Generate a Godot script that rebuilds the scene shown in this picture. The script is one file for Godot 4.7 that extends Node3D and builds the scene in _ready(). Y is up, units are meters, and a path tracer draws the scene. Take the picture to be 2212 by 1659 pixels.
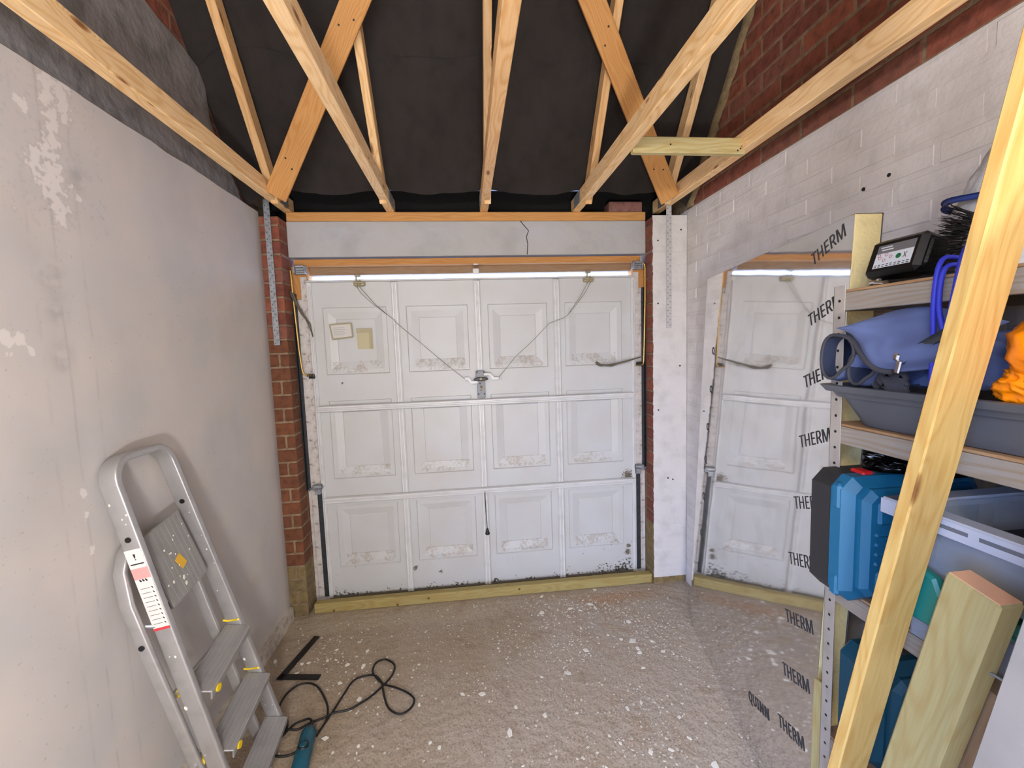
extends Node3D
# A single garage seen from inside, looking at the back of its panelled up-and-over door.

var M := {}
var rng := RandomNumberGenerator.new()
const WL := -1.05      # face of the plastered left wall
const WR := 1.306      # face of the brick right wall
const WF := -2.45      # face of the brick piers beside the door
const ZL := -2.55      # face of the lintel
const ZD := -2.58      # inner skin of the door
const LIGHT := Color(1.0, 0.985, 0.985)
const CH := 2.273      # underside of the truss chords


func _ready() -> void:
	rng.seed = 11
	stage()
	materials()
	shell()
	roof()
	garage_door()
	floor_things()
	step_ladder()
	foil_board()
	shelving()
	shelf_things()
	leaning_timbers()


# ------------------------------------------------------------------ camera, sky, lamps
func stage() -> void:
	var cam := Camera3D.new()
	cam.name = "camera"
	cam.fov = 83.393
	cam.near = 0.02
	cam.position = Vector3(0, 1.5, 0)
	cam.rotation_degrees = Vector3(-5.0294, -5.9413, -1.8937)
	add_child(cam)
	cam.current = true
	var env := Environment.new()
	env.background_mode = Environment.BG_SKY
	var sm := ProceduralSkyMaterial.new()
	sm.sky_top_color = Color(0.60, 0.72, 0.96)
	sm.sky_horizon_color = Color(0.66, 0.79, 1.0)
	sm.ground_horizon_color = Color(0.55, 0.55, 0.55)
	sm.ground_bottom_color = Color(0.32, 0.31, 0.30)
	sm.sky_energy_multiplier = 4.6
	sm.ground_energy_multiplier = 1.2
	var sky := Sky.new()
	sky.sky_material = sm
	env.sky = sky
	env.tonemap_mode = Environment.TONE_MAPPER_LINEAR
	env.tonemap_exposure = 0.97
	env.sdfgi_enabled = true
	env.ssao_enabled = true
	env.ssil_enabled = true
	var we := WorldEnvironment.new()
	we.name = "world_environment"
	we.environment = env
	add_child(we)
	# a batten hangs from the chords behind the camera, and a work lamp stands on the floor there
	lamp(Vector3(-0.3, 2.2, 0.65), 2.75, "white batten lamp hanging under the roof chords behind the viewer")
	work_lamp(Vector3(0.1, 0, 0.8), 2.7)


func work_lamp(at: Vector3, energy: float) -> void:
	var t := thing("work_lamp", at, "tripod work lamp standing on the concrete floor before the rear doorway", "lamp")
	var mb := MB.new()
	for k in 3:
		var a := TAU * k / 3.0 + 0.5
		mb.tube([at + Vector3(0, 0.42, 0), at + Vector3(0.36 * cos(a), 0.012, 0.36 * sin(a))], 0.011, 8)
	mb.tube([at + Vector3(0, 0.3, 0), at + Vector3(0, 0.74, 0)], 0.013, 10)
	part("tripod", mb, mk("lamp_yellow", Color(0.85, 0.65, 0.08), 0.45), t)
	var hb := MB.new()
	hb.cbox(at + Vector3(-0.13, 0.74, -0.02), at + Vector3(0.13, 0.92, 0.05), 0.008)
	part("head", hb, mk("lamp_black", Color(0.05, 0.05, 0.05), 0.5), t)
	var gb := MB.new()
	gb.cbox(at + Vector3(-0.115, 0.755, -0.026), at + Vector3(0.115, 0.905, -0.019), 0.002)
	var g := mk("work_glow", Color(1, 1, 1), 0.5)
	g.emission_enabled = true
	g.emission = LIGHT
	g.emission_energy_multiplier = 3.0
	part("glowing_panel", gb, g, t)
	var l := OmniLight3D.new()
	l.name = "light"
	l.light_color = LIGHT
	l.light_energy = energy
	l.light_size = 0.10
	l.omni_range = 12.0
	l.omni_attenuation = 2.0
	l.shadow_enabled = true
	l.position = Vector3(0, 0.83, -0.14)
	t.add_child(l, true)


func lamp(at: Vector3, energy: float, label: String) -> void:
	var t := thing("batten_lamp", at, label, "lamp", "batten lamps")
	var mb := MB.new()
	mb.box(Transform3D(Basis(), at + Vector3(0, 0.03, 0)), Vector3(1.2, 0.05, 0.06), 0.004)
	part("body", mb, mk("lamp_body", Color(0.9, 0.9, 0.9), 0.4), t)
	for k in 3:
		var q := at + Vector3(-0.4 + 0.4 * k, 0, 0)
		var d := MB.new()
		d.tube([q + Vector3(-0.19, -0.01, 0), q + Vector3(0.19, -0.01, 0)], 0.016, 10)
		var g := mk("lamp_glow", Color(1, 1, 1), 0.5)
		g.emission_enabled = true
		g.emission = LIGHT
		g.emission_energy_multiplier = 3.0
		part("diffuser", d, g, t)
		var l := OmniLight3D.new()
		l.name = "light"
		l.light_color = LIGHT
		l.light_energy = energy / 3.0
		l.light_size = 0.08
		l.omni_range = 12.0
		l.omni_attenuation = 2.0
		l.shadow_enabled = true
		l.position = Vector3(-0.4 + 0.4 * k, -0.13, 0)
		t.add_child(l, true)


# ------------------------------------------------------------------ builders
class MB:
	var st := SurfaceTool.new()
	var g := 0
	var tint = null

	func _init() -> void:
		st.begin(Mesh.PRIMITIVE_TRIANGLES)
		st.set_smooth_group(-1)

	func tri(a: Vector3, b: Vector3, c: Vector3, ua: Vector2, ub: Vector2, uc: Vector2, hint: Vector3) -> void:
		if (a - c).cross(a - b).dot(hint) < 0.0:
			var t := b
			b = c
			c = t
			var tu := ub
			ub = uc
			uc = tu
		put(a, ua)
		put(b, ub)
		put(c, uc)

	func put(p: Vector3, u: Vector2) -> void:
		if tint:
			st.set_color(tint.call(p))
		st.set_uv(u)
		st.add_vertex(p)

	func quad(p: Array, u: Array, hint: Vector3) -> void:
		tri(p[0], p[1], p[2], u[0], u[1], u[2], hint)
		tri(p[0], p[2], p[3], u[0], u[2], u[3], hint)

	func flat_quad(a: Vector3, b: Vector3, c: Vector3, d: Vector3, hint: Vector3) -> void:
		st.set_smooth_group(-1)
		var ab := b - a
		var ad := d - a
		quad([a, b, c, d], [Vector2.ZERO, Vector2(ab.length(), 0), Vector2(ab.length(), ad.length()), Vector2(0, ad.length())], hint)

	# a box with chamfered edges; u runs along its longest side
	func box(x: Transform3D, s: Vector3, b := 0.002, uo := Vector2.ZERO) -> void:
		st.set_smooth_group(-1)
		var h := s * 0.5
		b = minf(b, minf(h.x, minf(h.y, h.z)) * 0.8)
		var lo := s.max_axis_index()
		for f in 3:
			var i := (f + 1) % 3
			var j := (f + 2) % 3
			for sg in [-1.0, 1.0]:
				var ps := []
				for q in [[-1.0, -1.0], [1.0, -1.0], [1.0, 1.0], [-1.0, 1.0]]:
					var p := Vector3()
					p[f] = sg * h[f]
					p[i] = q[0] * (h[i] - b)
					p[j] = q[1] * (h[j] - b)
					ps.append(p)
				var n := Vector3()
				n[f] = sg
				face(x, ps, n, f, lo, uo)
		for f in 3:
			var i := (f + 1) % 3
			var j := (f + 2) % 3
			for si in [-1.0, 1.0]:
				for sj in [-1.0, 1.0]:
					var ps := []
					for q in [[1, 0.0, -1.0], [1, 0.0, 1.0], [0, 1.0, 1.0], [0, 1.0, -1.0]]:
						var p := Vector3()
						p[f] = q[2] * (h[f] - b)
						p[i] = si * (h[i] if q[0] == 1 else h[i] - b)
						p[j] = sj * (h[j] - b if q[0] == 1 else h[j])
						ps.append(p)
					var n := Vector3()
					n[i] = si
					n[j] = sj
					face(x, ps, n, i, lo, uo)
		for sx in [-1.0, 1.0]:
			for sy in [-1.0, 1.0]:
				for sz in [-1.0, 1.0]:
					var ps := [Vector3(sx * h.x, sy * (h.y - b), sz * (h.z - b)), Vector3(sx * (h.x - b), sy * h.y, sz * (h.z - b)), Vector3(sx * (h.x - b), sy * (h.y - b), sz * h.z)]
					var n := Vector3(sx, sy, sz)
					var us := ps.map(func(p): return uvof(p, 0, lo, uo))
					tri(x * ps[0], x * ps[1], x * ps[2], us[0], us[1], us[2], x.basis * n)

	func uvof(p: Vector3, f: int, lo: int, uo: Vector2) -> Vector2:
		if f == lo:
			return Vector2(p[(f + 1) % 3], p[(f + 2) % 3]) + uo
		var o := 3 - f - lo
		return Vector2(p[lo], p[o] + 0.37 * f) + uo

	func face(x: Transform3D, ps: Array, n: Vector3, f: int, lo: int, uo: Vector2) -> void:
		var us := ps.map(func(p): return uvof(p, f, lo, uo))
		quad([x * ps[0], x * ps[1], x * ps[2], x * ps[3]], us, x.basis * n)

	# a box given by two opposite corners
	func cbox(a: Vector3, b: Vector3, bev := 0.002, uo := Vector2.ZERO) -> void:
		box(Transform3D(Basis(), (a + b) * 0.5), (b - a).abs(), bev, uo)

	func tube(pts: Array, r, n := 8, caps := true) -> void:
		g += 1
		st.set_smooth_group(g)
		var rings := []
		var side := Vector3()
		var along := 0.0
		var us := []
		for k in pts.size():
			var d: Vector3 = (pts[mini(k + 1, pts.size() - 1)] - pts[maxi(k - 1, 0)]).normalized()
			if k == 0:
				side = d.cross(Vector3.UP if absf(d.y) < 0.9 else Vector3.RIGHT).normalized()
			else:
				side = (side - d * side.dot(d)).normalized()
				along += (pts[k] - pts[k - 1]).length()
			us.append(along)
			var o := d.cross(side)
			var rr: float = r[k] if r is Array else r
			var ring := []
			for m in n:
				var a := TAU * m / n
				ring.append(pts[k] + (side * cos(a) + o * sin(a)) * rr)
			rings.append(ring)
		for k in pts.size() - 1:
			for m in n:
				var m2 := (m + 1) % n
				var mid: Vector3 = (rings[k][m] + rings[k][m2] + rings[k + 1][m]) / 3.0 - (pts[k] + pts[k + 1]) * 0.5
				quad([rings[k][m], rings[k][m2], rings[k + 1][m2], rings[k + 1][m]], [Vector2(us[k], m * 0.01), Vector2(us[k], m * 0.01 + 0.01), Vector2(us[k + 1], m * 0.01 + 0.01), Vector2(us[k + 1], m * 0.01)], mid)
		if caps:
			st.set_smooth_group(-1)
			for e in [0, pts.size() - 1]:
				var out: Vector3 = pts[e] - pts[1 if e == 0 else e - 1]
				for m in range(1, n - 1):
					tri(rings[e][0], rings[e][m], rings[e][m + 1], Vector2.ZERO, Vector2(0.01, 0), Vector2(0, 0.01), out)

	# a flat outline pushed out along z of x, from z0 to z1
	func prism(x: Transform3D, poly: PackedVector2Array, z0: float, z1: float, bev := 0.0) -> void:
		st.set_smooth_group(-1)
		if Geometry2D.is_polygon_clockwise(poly):
			poly = poly.duplicate()
			poly.reverse()
		var n := poly.size()
		var inner := PackedVector2Array()
		for k in n:
			var a := poly[(k + n - 1) % n]
			var b := poly[k]
			var c := poly[(k + 1) % n]
			var n1 := (b - a).normalized().orthogonal()
			var n2 := (c - b).normalized().orthogonal()
			var m := (n1 + n2).normalized()
			var s := bev / maxf(0.4, m.dot(n1))
			var c1 := b - m * s
			var c2 := b + m * s
			inner.append(c1 if (c1 - b).dot(Vector2(-(b - a).y, (b - a).x)) > 0.0 else c2)
		var ids := Geometry2D.triangulate_polygon(inner)
		var zt := z1
		var zb := z1 - bev * signf(z1 - z0)
		for t in range(0, ids.size(), 3):
			var q := [inner[ids[t]], inner[ids[t + 1]], inner[ids[t + 2]]]
			tri(x * p3(q[0], zt), x * p3(q[1], zt), x * p3(q[2], zt), q[0], q[1], q[2], x.basis.z * signf(z1 - z0))
		ids = Geometry2D.triangulate_polygon(poly)
		for t in range(0, ids.size(), 3):
			var q := [poly[ids[t]], poly[ids[t + 1]], poly[ids[t + 2]]]
			tri(x * p3(q[0], z0), x * p3(q[1], z0), x * p3(q[2], z0), q[0], q[1], q[2], -x.basis.z * signf(z1 - z0))
		for k in n:
			var a := poly[k]
			var b := poly[(k + 1) % n]
			var o := Vector2((b - a).y, -(b - a).x)
			var hint := x.basis * Vector3(o.x, o.y, 0)
			var l := (b - a).length()
			quad([x * p3(a, z0), x * p3(b, z0), x * p3(b, zb), x * p3(a, zb)], [a, a + Vector2(l, 0), a + Vector2(l, zb - z0), a + Vector2(0, zb - z0)], hint)
			if bev > 0.0:
				quad([x * p3(a, zb), x * p3(b, zb), x * p3(inner[(k + 1) % n], zt), x * p3(inner[k], zt)], [a, b, inner[(k + 1) % n], inner[k]], hint + x.basis.z * signf(z1 - z0))

	func p3(p: Vector2, z: float) -> Vector3:
		return Vector3(p.x, p.y, z)

	# a sheet over the unit square; thick > 0 gives it a back
	func sheet(f: Callable, nu: int, nv: int, hint: Vector3, thick := 0.0, smooth := true) -> void:
		g += 1
		st.set_smooth_group(g if smooth else -1)
		var grid := []
		for i in nu + 1:
			var row := []
			for j in nv + 1:
				row.append(f.call(float(i) / nu, float(j) / nv))
			grid.append(row)
		var side := 1.0
		for i in nu:
			for j in nv:
				var a: Vector3 = grid[i][j]
				var b: Vector3 = grid[i + 1][j]
				var c: Vector3 = grid[i + 1][j + 1]
				var d: Vector3 = grid[i][j + 1]
				if i == 0 and j == 0:
					side = 1.0 if (a - c).cross(a - b).dot(hint) >= 0.0 else -1.0
				var n := (a - c).cross(a - b) * side
				var k := Vector2(1.0 / nu, 1.0 / nv)
				var u := [Vector2(i, j) * k, Vector2(i + 1, j) * k, Vector2(i + 1, j + 1) * k, Vector2(i, j + 1) * k]
				quad([a, b, c, d], u, n)
		if thick > 0.0:
			g += 1
			st.set_smooth_group(g if smooth else -1)
			var off := -hint.normalized() * thick
			for i in nu:
				for j in nv:
					var a: Vector3 = grid[i][j] + off
					var c: Vector3 = grid[i + 1][j + 1] + off
					var b: Vector3 = grid[i + 1][j] + off
					quad([a, b, c, grid[i][j + 1] + off], [Vector2.ZERO, Vector2(0.1, 0), Vector2(0.1, 0.1), Vector2(0, 0.1)], -(a - c).cross(a - b) * side)
			st.set_smooth_group(-1)
			var rim := []
			for i in nu:
				rim.append([grid[i][0], grid[i + 1][0]])
				rim.append([grid[i][nv], grid[i + 1][nv]])
			for j in nv:
				rim.append([grid[0][j], grid[0][j + 1]])
				rim.append([grid[nu][j], grid[nu][j + 1]])
			var mid: Vector3 = grid[nu / 2][nv / 2]
			for e in rim:
				quad([e[0], e[1], e[1] + off, e[0] + off], [Vector2.ZERO, Vector2(0.1, 0), Vector2(0.1, 0.01), Vector2(0, 0.01)], (e[0] + e[1]) * 0.5 - mid)

	# turned round the y axis of x: profile of (radius, height)
	func lathe(x: Transform3D, prof: Array, n := 20) -> void:
		g += 1
		st.set_smooth_group(g)
		for k in prof.size() - 1:
			for m in n:
				var a := TAU * m / n
				var b := TAU * (m + 1) / n
				var p: Vector2 = prof[k]
				var q: Vector2 = prof[k + 1]
				var pts := [Vector3(p.x * cos(a), p.y, p.x * sin(a)), Vector3(p.x * cos(b), p.y, p.x * sin(b)), Vector3(q.x * cos(b), q.y, q.x * sin(b)), Vector3(q.x * cos(a), q.y, q.x * sin(a))]
				var t := (q - p)
				var hint := Vector3(t.y * cos(a + 0.01), -t.x, t.y * sin(a + 0.01))
				quad([x * pts[0], x * pts[1], x * pts[2], x * pts[3]], [Vector2(a, p.y), Vector2(b, p.y), Vector2(b, q.y), Vector2(a, q.y)], x.basis * hint)

	func mesh() -> ArrayMesh:
		st.generate_normals()
		return st.commit()


func meta(o: Node3D, label: String, category := "", group := "", kind := "") -> void:
	if label:
		o.set_meta("label", label)
	if category:
		o.set_meta("category", category)
	if group:
		o.set_meta("group", group)
	if kind:
		o.set_meta("kind", kind)


# the root of a thing, standing at its base; its parts are given in room coordinates
func thing(called: String, at: Vector3, label: String, category: String, group := "") -> Node3D:
	var t := Node3D.new()
	t.name = called
	t.position = at
	add_child(t, true)
	meta(t, label, category, group)
	return t


func part(called: String, mb: MB, m: Material, parent: Node3D, label := "") -> MeshInstance3D:
	return put(called, mb.mesh(), m, parent, label)


func put(called: String, mesh: Mesh, m: Material, parent: Node3D, label := "") -> MeshInstance3D:
	var o := MeshInstance3D.new()
	o.name = called
	o.mesh = mesh
	o.material_override = m
	if parent != self and parent.get_parent() == self and parent.position != Vector3.ZERO:
		o.position = -parent.position
	parent.add_child(o, true)
	if label:
		o.set_meta("label", label)
	return o


func struct(called: String, mb: MB, m: Material, label: String) -> MeshInstance3D:
	var o := put(called, mb.mesh(), m, self, label)
	o.set_meta("kind", "structure")
	return o


func mk(key: String, c: Color, rough: float, metal := 0.0) -> StandardMaterial3D:
	if M.has(key):
		return M[key]
	var m := StandardMaterial3D.new()
	m.albedo_color = c
	m.roughness = rough
	m.metallic = metal
	M[key] = m
	return m


func basis_of(up: Vector3, front: Vector3) -> Basis:
	var y := up.normalized()
	var x := y.cross(front).normalized()
	return Basis(x, y, x.cross(y))


# ------------------------------------------------------------------ materials
func noise(s: int, freq: float, oct := 4, kind := FastNoiseLite.TYPE_SIMPLEX_SMOOTH) -> FastNoiseLite:
	var n := FastNoiseLite.new()
	n.seed = s
	n.frequency = freq
	n.fractal_octaves = oct
	n.noise_type = kind
	return n


func ramp(stops: Array) -> Gradient:
	var g := Gradient.new()
	var o := PackedFloat32Array()
	var c := PackedColorArray()
	for s in stops:
		o.append(s[0])
		c.append(s[1])
	g.offsets = o
	g.colors = c
	return g


func ntex(n: FastNoiseLite, size: int, g: Gradient = null, bump := 0.0) -> NoiseTexture2D:
	var t := NoiseTexture2D.new()
	t.width = size
	t.height = size
	t.seamless = true
	t.noise = n
	if bump > 0.0:
		t.as_normal_map = true
		t.bump_strength = bump
	elif g:
		t.color_ramp = g
	return t


func tri_map(m: StandardMaterial3D, tile: float, albedo: Texture2D, nrm: Texture2D = null, ns := 1.0) -> StandardMaterial3D:
	m.uv1_triplanar = true
	m.uv1_world_triplanar = true
	m.uv1_scale = Vector3.ONE / tile
	if albedo:
		m.albedo_texture = albedo
	if nrm:
		m.normal_enabled = true
		m.normal_texture = nrm
		m.normal_scale = ns
	return m


# wood grain, u along the plank: a ring pattern pulled out along u, bent round a few knots
func grain(sd: int, knots: int, rings: float, contrast: float) -> ImageTexture:
	var w := 768
	var h := 256
	var warp := noise(sd, 0.006, 2)
	var fine := noise(sd + 1, 0.05, 3)
	var r := RandomNumberGenerator.new()
	r.seed = sd
	var ks := []
	for k in knots:
		ks.append(Vector3(r.randf_range(40, w - 40), r.randf_range(20, h - 20), r.randf_range(5, 10)))
	var data := PackedByteArray()
	data.resize(w * h * 3)
	var i := 0
	for y in h:
		for x in w:
			var d := y * rings / h + warp.get_noise_2d(x * 0.5, y * 1.5) * 2.2
			var dark := 0.0
			for k in ks:
				var dx: float = (x - k.x) * 0.45
				var dy: float = y - k.y
				var q: float = (dx * dx + dy * dy) / (k.z * k.z)
				if q < 14.0:
					d += 2.2 * exp(-q * 0.35)
					if q < 1.3:
						dark = maxf(dark, 1.0 - q / 1.3)
			var t := 0.5 + 0.5 * sin(d * TAU)
			t = t * t * contrast + (fine.get_noise_2d(x * 0.12, y * 3.0) + 0.3) * 0.28
			t = clampf(t, 0.0, 1.0)
			var c := Color(1, 1, 1).lerp(Color(0.89, 0.79, 0.65), t).lerp(Color(0.45, 0.28, 0.15), dark * 0.75)
			data[i] = int(c.r * 255)
			data[i + 1] = int(c.g * 255)
			data[i + 2] = int(c.b * 255)
			i += 3
	return ImageTexture.create_from_image(Image.create_from_data(w, h, false, Image.FORMAT_RGB8, data))


func wood(key: String, c: Color, tex: Texture2D, rough := 0.75) -> StandardMaterial3D:
	var m := mk(key, c, rough)
	m.albedo_texture = tex
	m.uv1_scale = Vector3(1.0 / 1.1, 1.0 / 0.22, 1)
	m.normal_enabled = true
	m.normal_texture = M.wood_bump
	m.normal_scale = 0.25
	return m


func materials() -> void:
	M.wood_bump = ntex(noise(3, 0.03, 4), 256, null, 3.0)
	var g1 := grain(21, 5, 6.0, 0.5)
	var g2 := grain(37, 4, 5.0, 0.42)
	var g3 := grain(55, 0, 16.0, 0.4)
	var g4 := grain(77, 1, 9.0, 0.4)
	var g5 := grain(91, 2, 3.0, 0.3)
	wood("pine", Color(0.97, 0.825, 0.61), g1)
	wood("pine_b", Color(0.98, 0.84, 0.635), g2)
	wood("pine_c", Color(0.93, 0.76, 0.54), g1)
	wood("brace_wood", Color(0.82, 0.61, 0.36), g3)
	wood("frame_wood", Color(0.76, 0.55, 0.31), g3)
	wood("green_wood", Color(0.65, 0.60, 0.41), g5)
	wood("noggin_wood", Color(0.78, 0.73, 0.53), g2)
	wood("sill_wood", Color(0.64, 0.585, 0.375), g2)
	wood("yellow_wood", Color(0.83, 0.70, 0.42), g4)
	wood("brown_wood", Color(0.58, 0.48, 0.37), g5)
	wood("shelf_wood", Color(0.575, 0.55, 0.52), g3, 0.6)
	wood("shelf_top", Color(0.62, 0.50, 0.37), g3, 0.8)
	var mottled := ntex(noise(5, 0.012, 5), 512, ramp([[0.0, Color(0.74, 0.74, 0.74)], [0.5, Color(0.93, 0.93, 0.93)], [1.0, Color(1, 1, 1)]]))
	var soft := ntex(noise(8, 0.006, 4), 512, ramp([[0.0, Color(0.92, 0.92, 0.915)], [0.45, Color(0.98, 0.98, 0.98)], [1.0, Color(1, 1, 1)]]))
	var rough_n := ntex(noise(6, 0.03, 5), 512, null, 5.0)
	M.mottled = mottled
	M.soft = soft
	M.rough_n = rough_n
	# red bricks in a few firings
	var reds := [Color(0.56, 0.315, 0.235), Color(0.60, 0.35, 0.26), Color(0.51, 0.285, 0.225), Color(0.54, 0.335, 0.265)]
	for k in 4:
		tri_map(mk("red_%d" % k, reds[k] * Color(1.0, 0.99, 0.99), 0.9), 0.35, mottled, rough_n, 0.5)
	for k in 2:
		tri_map(mk("orange_%d" % k, [Color(0.49, 0.295, 0.18), Color(0.455, 0.275, 0.175)][k], 0.9), 0.35, mottled, rough_n, 0.5)
		tri_map(mk("buff_%d" % k, [Color(0.55, 0.475, 0.31), Color(0.52, 0.45, 0.31)][k], 0.9), 0.35, mottled, rough_n, 0.6)
	tri_map(mk("mortar", Color(0.58, 0.495, 0.39), 0.95), 0.3, mottled, rough_n, 0.8)
	tri_map(mk("pointing", Color(0.62, 0.54, 0.40), 0.95), 0.3, mottled, rough_n, 1.0)
	tri_map(mk("white_brick", Color(0.86, 0.845, 0.835), 0.7), 0.5, soft, rough_n, 0.35)
	tri_map(mk("white_joint", Color(0.845, 0.83, 0.82), 0.75), 0.5, soft, rough_n, 0.35)
	tri_map(mk("render", Color(0.60, 0.585, 0.575), 0.9), 0.8, mottled, rough_n, 0.4)
	tri_map(mk("concrete", Color(0.72, 0.715, 0.705), 0.85), 0.9, soft, rough_n, 0.3)
	tri_map(mk("felt", Color(0.175, 0.15, 0.135), 0.9), 0.7, mottled, rough_n, 0.5)
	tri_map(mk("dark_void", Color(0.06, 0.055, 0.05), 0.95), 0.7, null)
	tri_map(mk("paint_white", Color(0.86, 0.86, 0.855), 0.45), 0.9, soft)
	tri_map(mk("jamb_white", Color(0.83, 0.81, 0.79), 0.55), 0.25, ntex(noise(9, 0.02, 5), 256, ramp([[0.0, Color(0.45, 0.4, 0.34)], [0.3, Color(0.9, 0.89, 0.88)], [1.0, Color(1, 1, 1)]])), rough_n, 0.3)
	tri_map(mk("aluminium", Color(0.72, 0.715, 0.71), 0.40, 0.6), 0.25, soft)
	tri_map(mk("tread", Color(0.69, 0.685, 0.68), 0.45, 0.5), 0.25, soft)
	tri_map(mk("lock_metal", Color(0.60, 0.61, 0.62), 0.65, 0.15), 0.1, soft)
	tri_map(mk("galvanised", Color(0.70, 0.72, 0.74), 0.45, 0.7), 0.2, mottled)
	tri_map(mk("dark_steel", Color(0.27, 0.285, 0.30), 0.5, 0.6), 0.2, mottled)
	mk("brass", Color(0.82, 0.68, 0.40), 0.38, 0.75)
	mk("dull_brass", Color(0.62, 0.55, 0.40), 0.6, 0.2)
	mk("black", Color(0.045, 0.045, 0.05), 0.45)
	mk("cable", Color(0.05, 0.045, 0.045), 0.55)
	mk("yellow_plastic", Color(0.93, 0.80, 0.06), 0.45)
	mk("teal_tool", Color(0.055, 0.30, 0.37), 0.42)
	mk("case_blue", Color(0.085, 0.36, 0.50), 0.42)
	mk("case_dark", Color(0.14, 0.14, 0.145), 0.6)
	tri_map(mk("foil", Color(0.93, 0.925, 0.92), 0.05, 0.95), 0.6, soft, ntex(noise(15, 0.01, 3), 256, null, 1.2), 0.05)
	tri_map(mk("foam", Color(0.90, 0.83, 0.60), 0.9), 0.2, soft, rough_n, 0.8)
	mk("print_black", Color(0.09, 0.09, 0.09), 0.6)
	mk("foil_print", Color(0.20, 0.20, 0.21), 0.6)
	var chip := mk("chip", Color(0.93, 0.92, 0.88), 0.7)
	tri_map(chip, 0.3, soft)
	tri_map(mk("crumb", Color(0.90, 0.88, 0.84), 0.8), 0.3, mottled)
	tri_map(mk("cobweb", Color(0.42, 0.39, 0.34), 0.95), 0.1, mottled)


# ------------------------------------------------------------------ the shell
func roof_z(y: float) -> float:
	return -2.418 + (y - 2.302) / 1.33


# one course after another of separate bricks on the plane at org, kept inside region
func lay(parent: Node3D, x: Transform3D, t0: float, t1: float, s0: float, s1: float, region: PackedVector2Array, mats: Array, depth := 0.03, bev := 0.004, called := "brick") -> void:
	var row := int(round(t0 / 0.075))
	while row * 0.075 < t1 - 0.01:
		var y := row * 0.075
		var s := s0 - (0.1125 if row % 2 else 0.0)
		var k := 0
		while s < s1:
			var a := maxf(s, s0)
			var b := minf(s + 0.225, s1)
			s += 0.225
			k += 1
			if b - a < 0.03:
				continue
			var j := rng.randf_range(-0.002, 0.002)
			var poly := PackedVector2Array([Vector2(a + 0.005, y + 0.005 + j), Vector2(b - 0.005, y + 0.005 + j), Vector2(b - 0.005, y + 0.070 + j), Vector2(a + 0.005, y + 0.070 + j)])
			var mi := rng.randi() % mats.size()
			var out := rng.randf_range(-0.002, 0.0015)
			for q in (Geometry2D.intersect_polygons(poly, region) if region.size() else [poly]):
				if q.size() < 3 or absf(area(q)) < 0.0004:
					continue
				var mb := MB.new()
				mb.prism(x, q, -depth, out, bev)
				part(called, mb, mats[mi], parent)
		row += 1


func area(p: PackedVector2Array) -> float:
	var a := 0.0
	for k in p.size():
		a += p[k].cross(p[(k + 1) % p.size()])
	return a * 0.5


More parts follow.
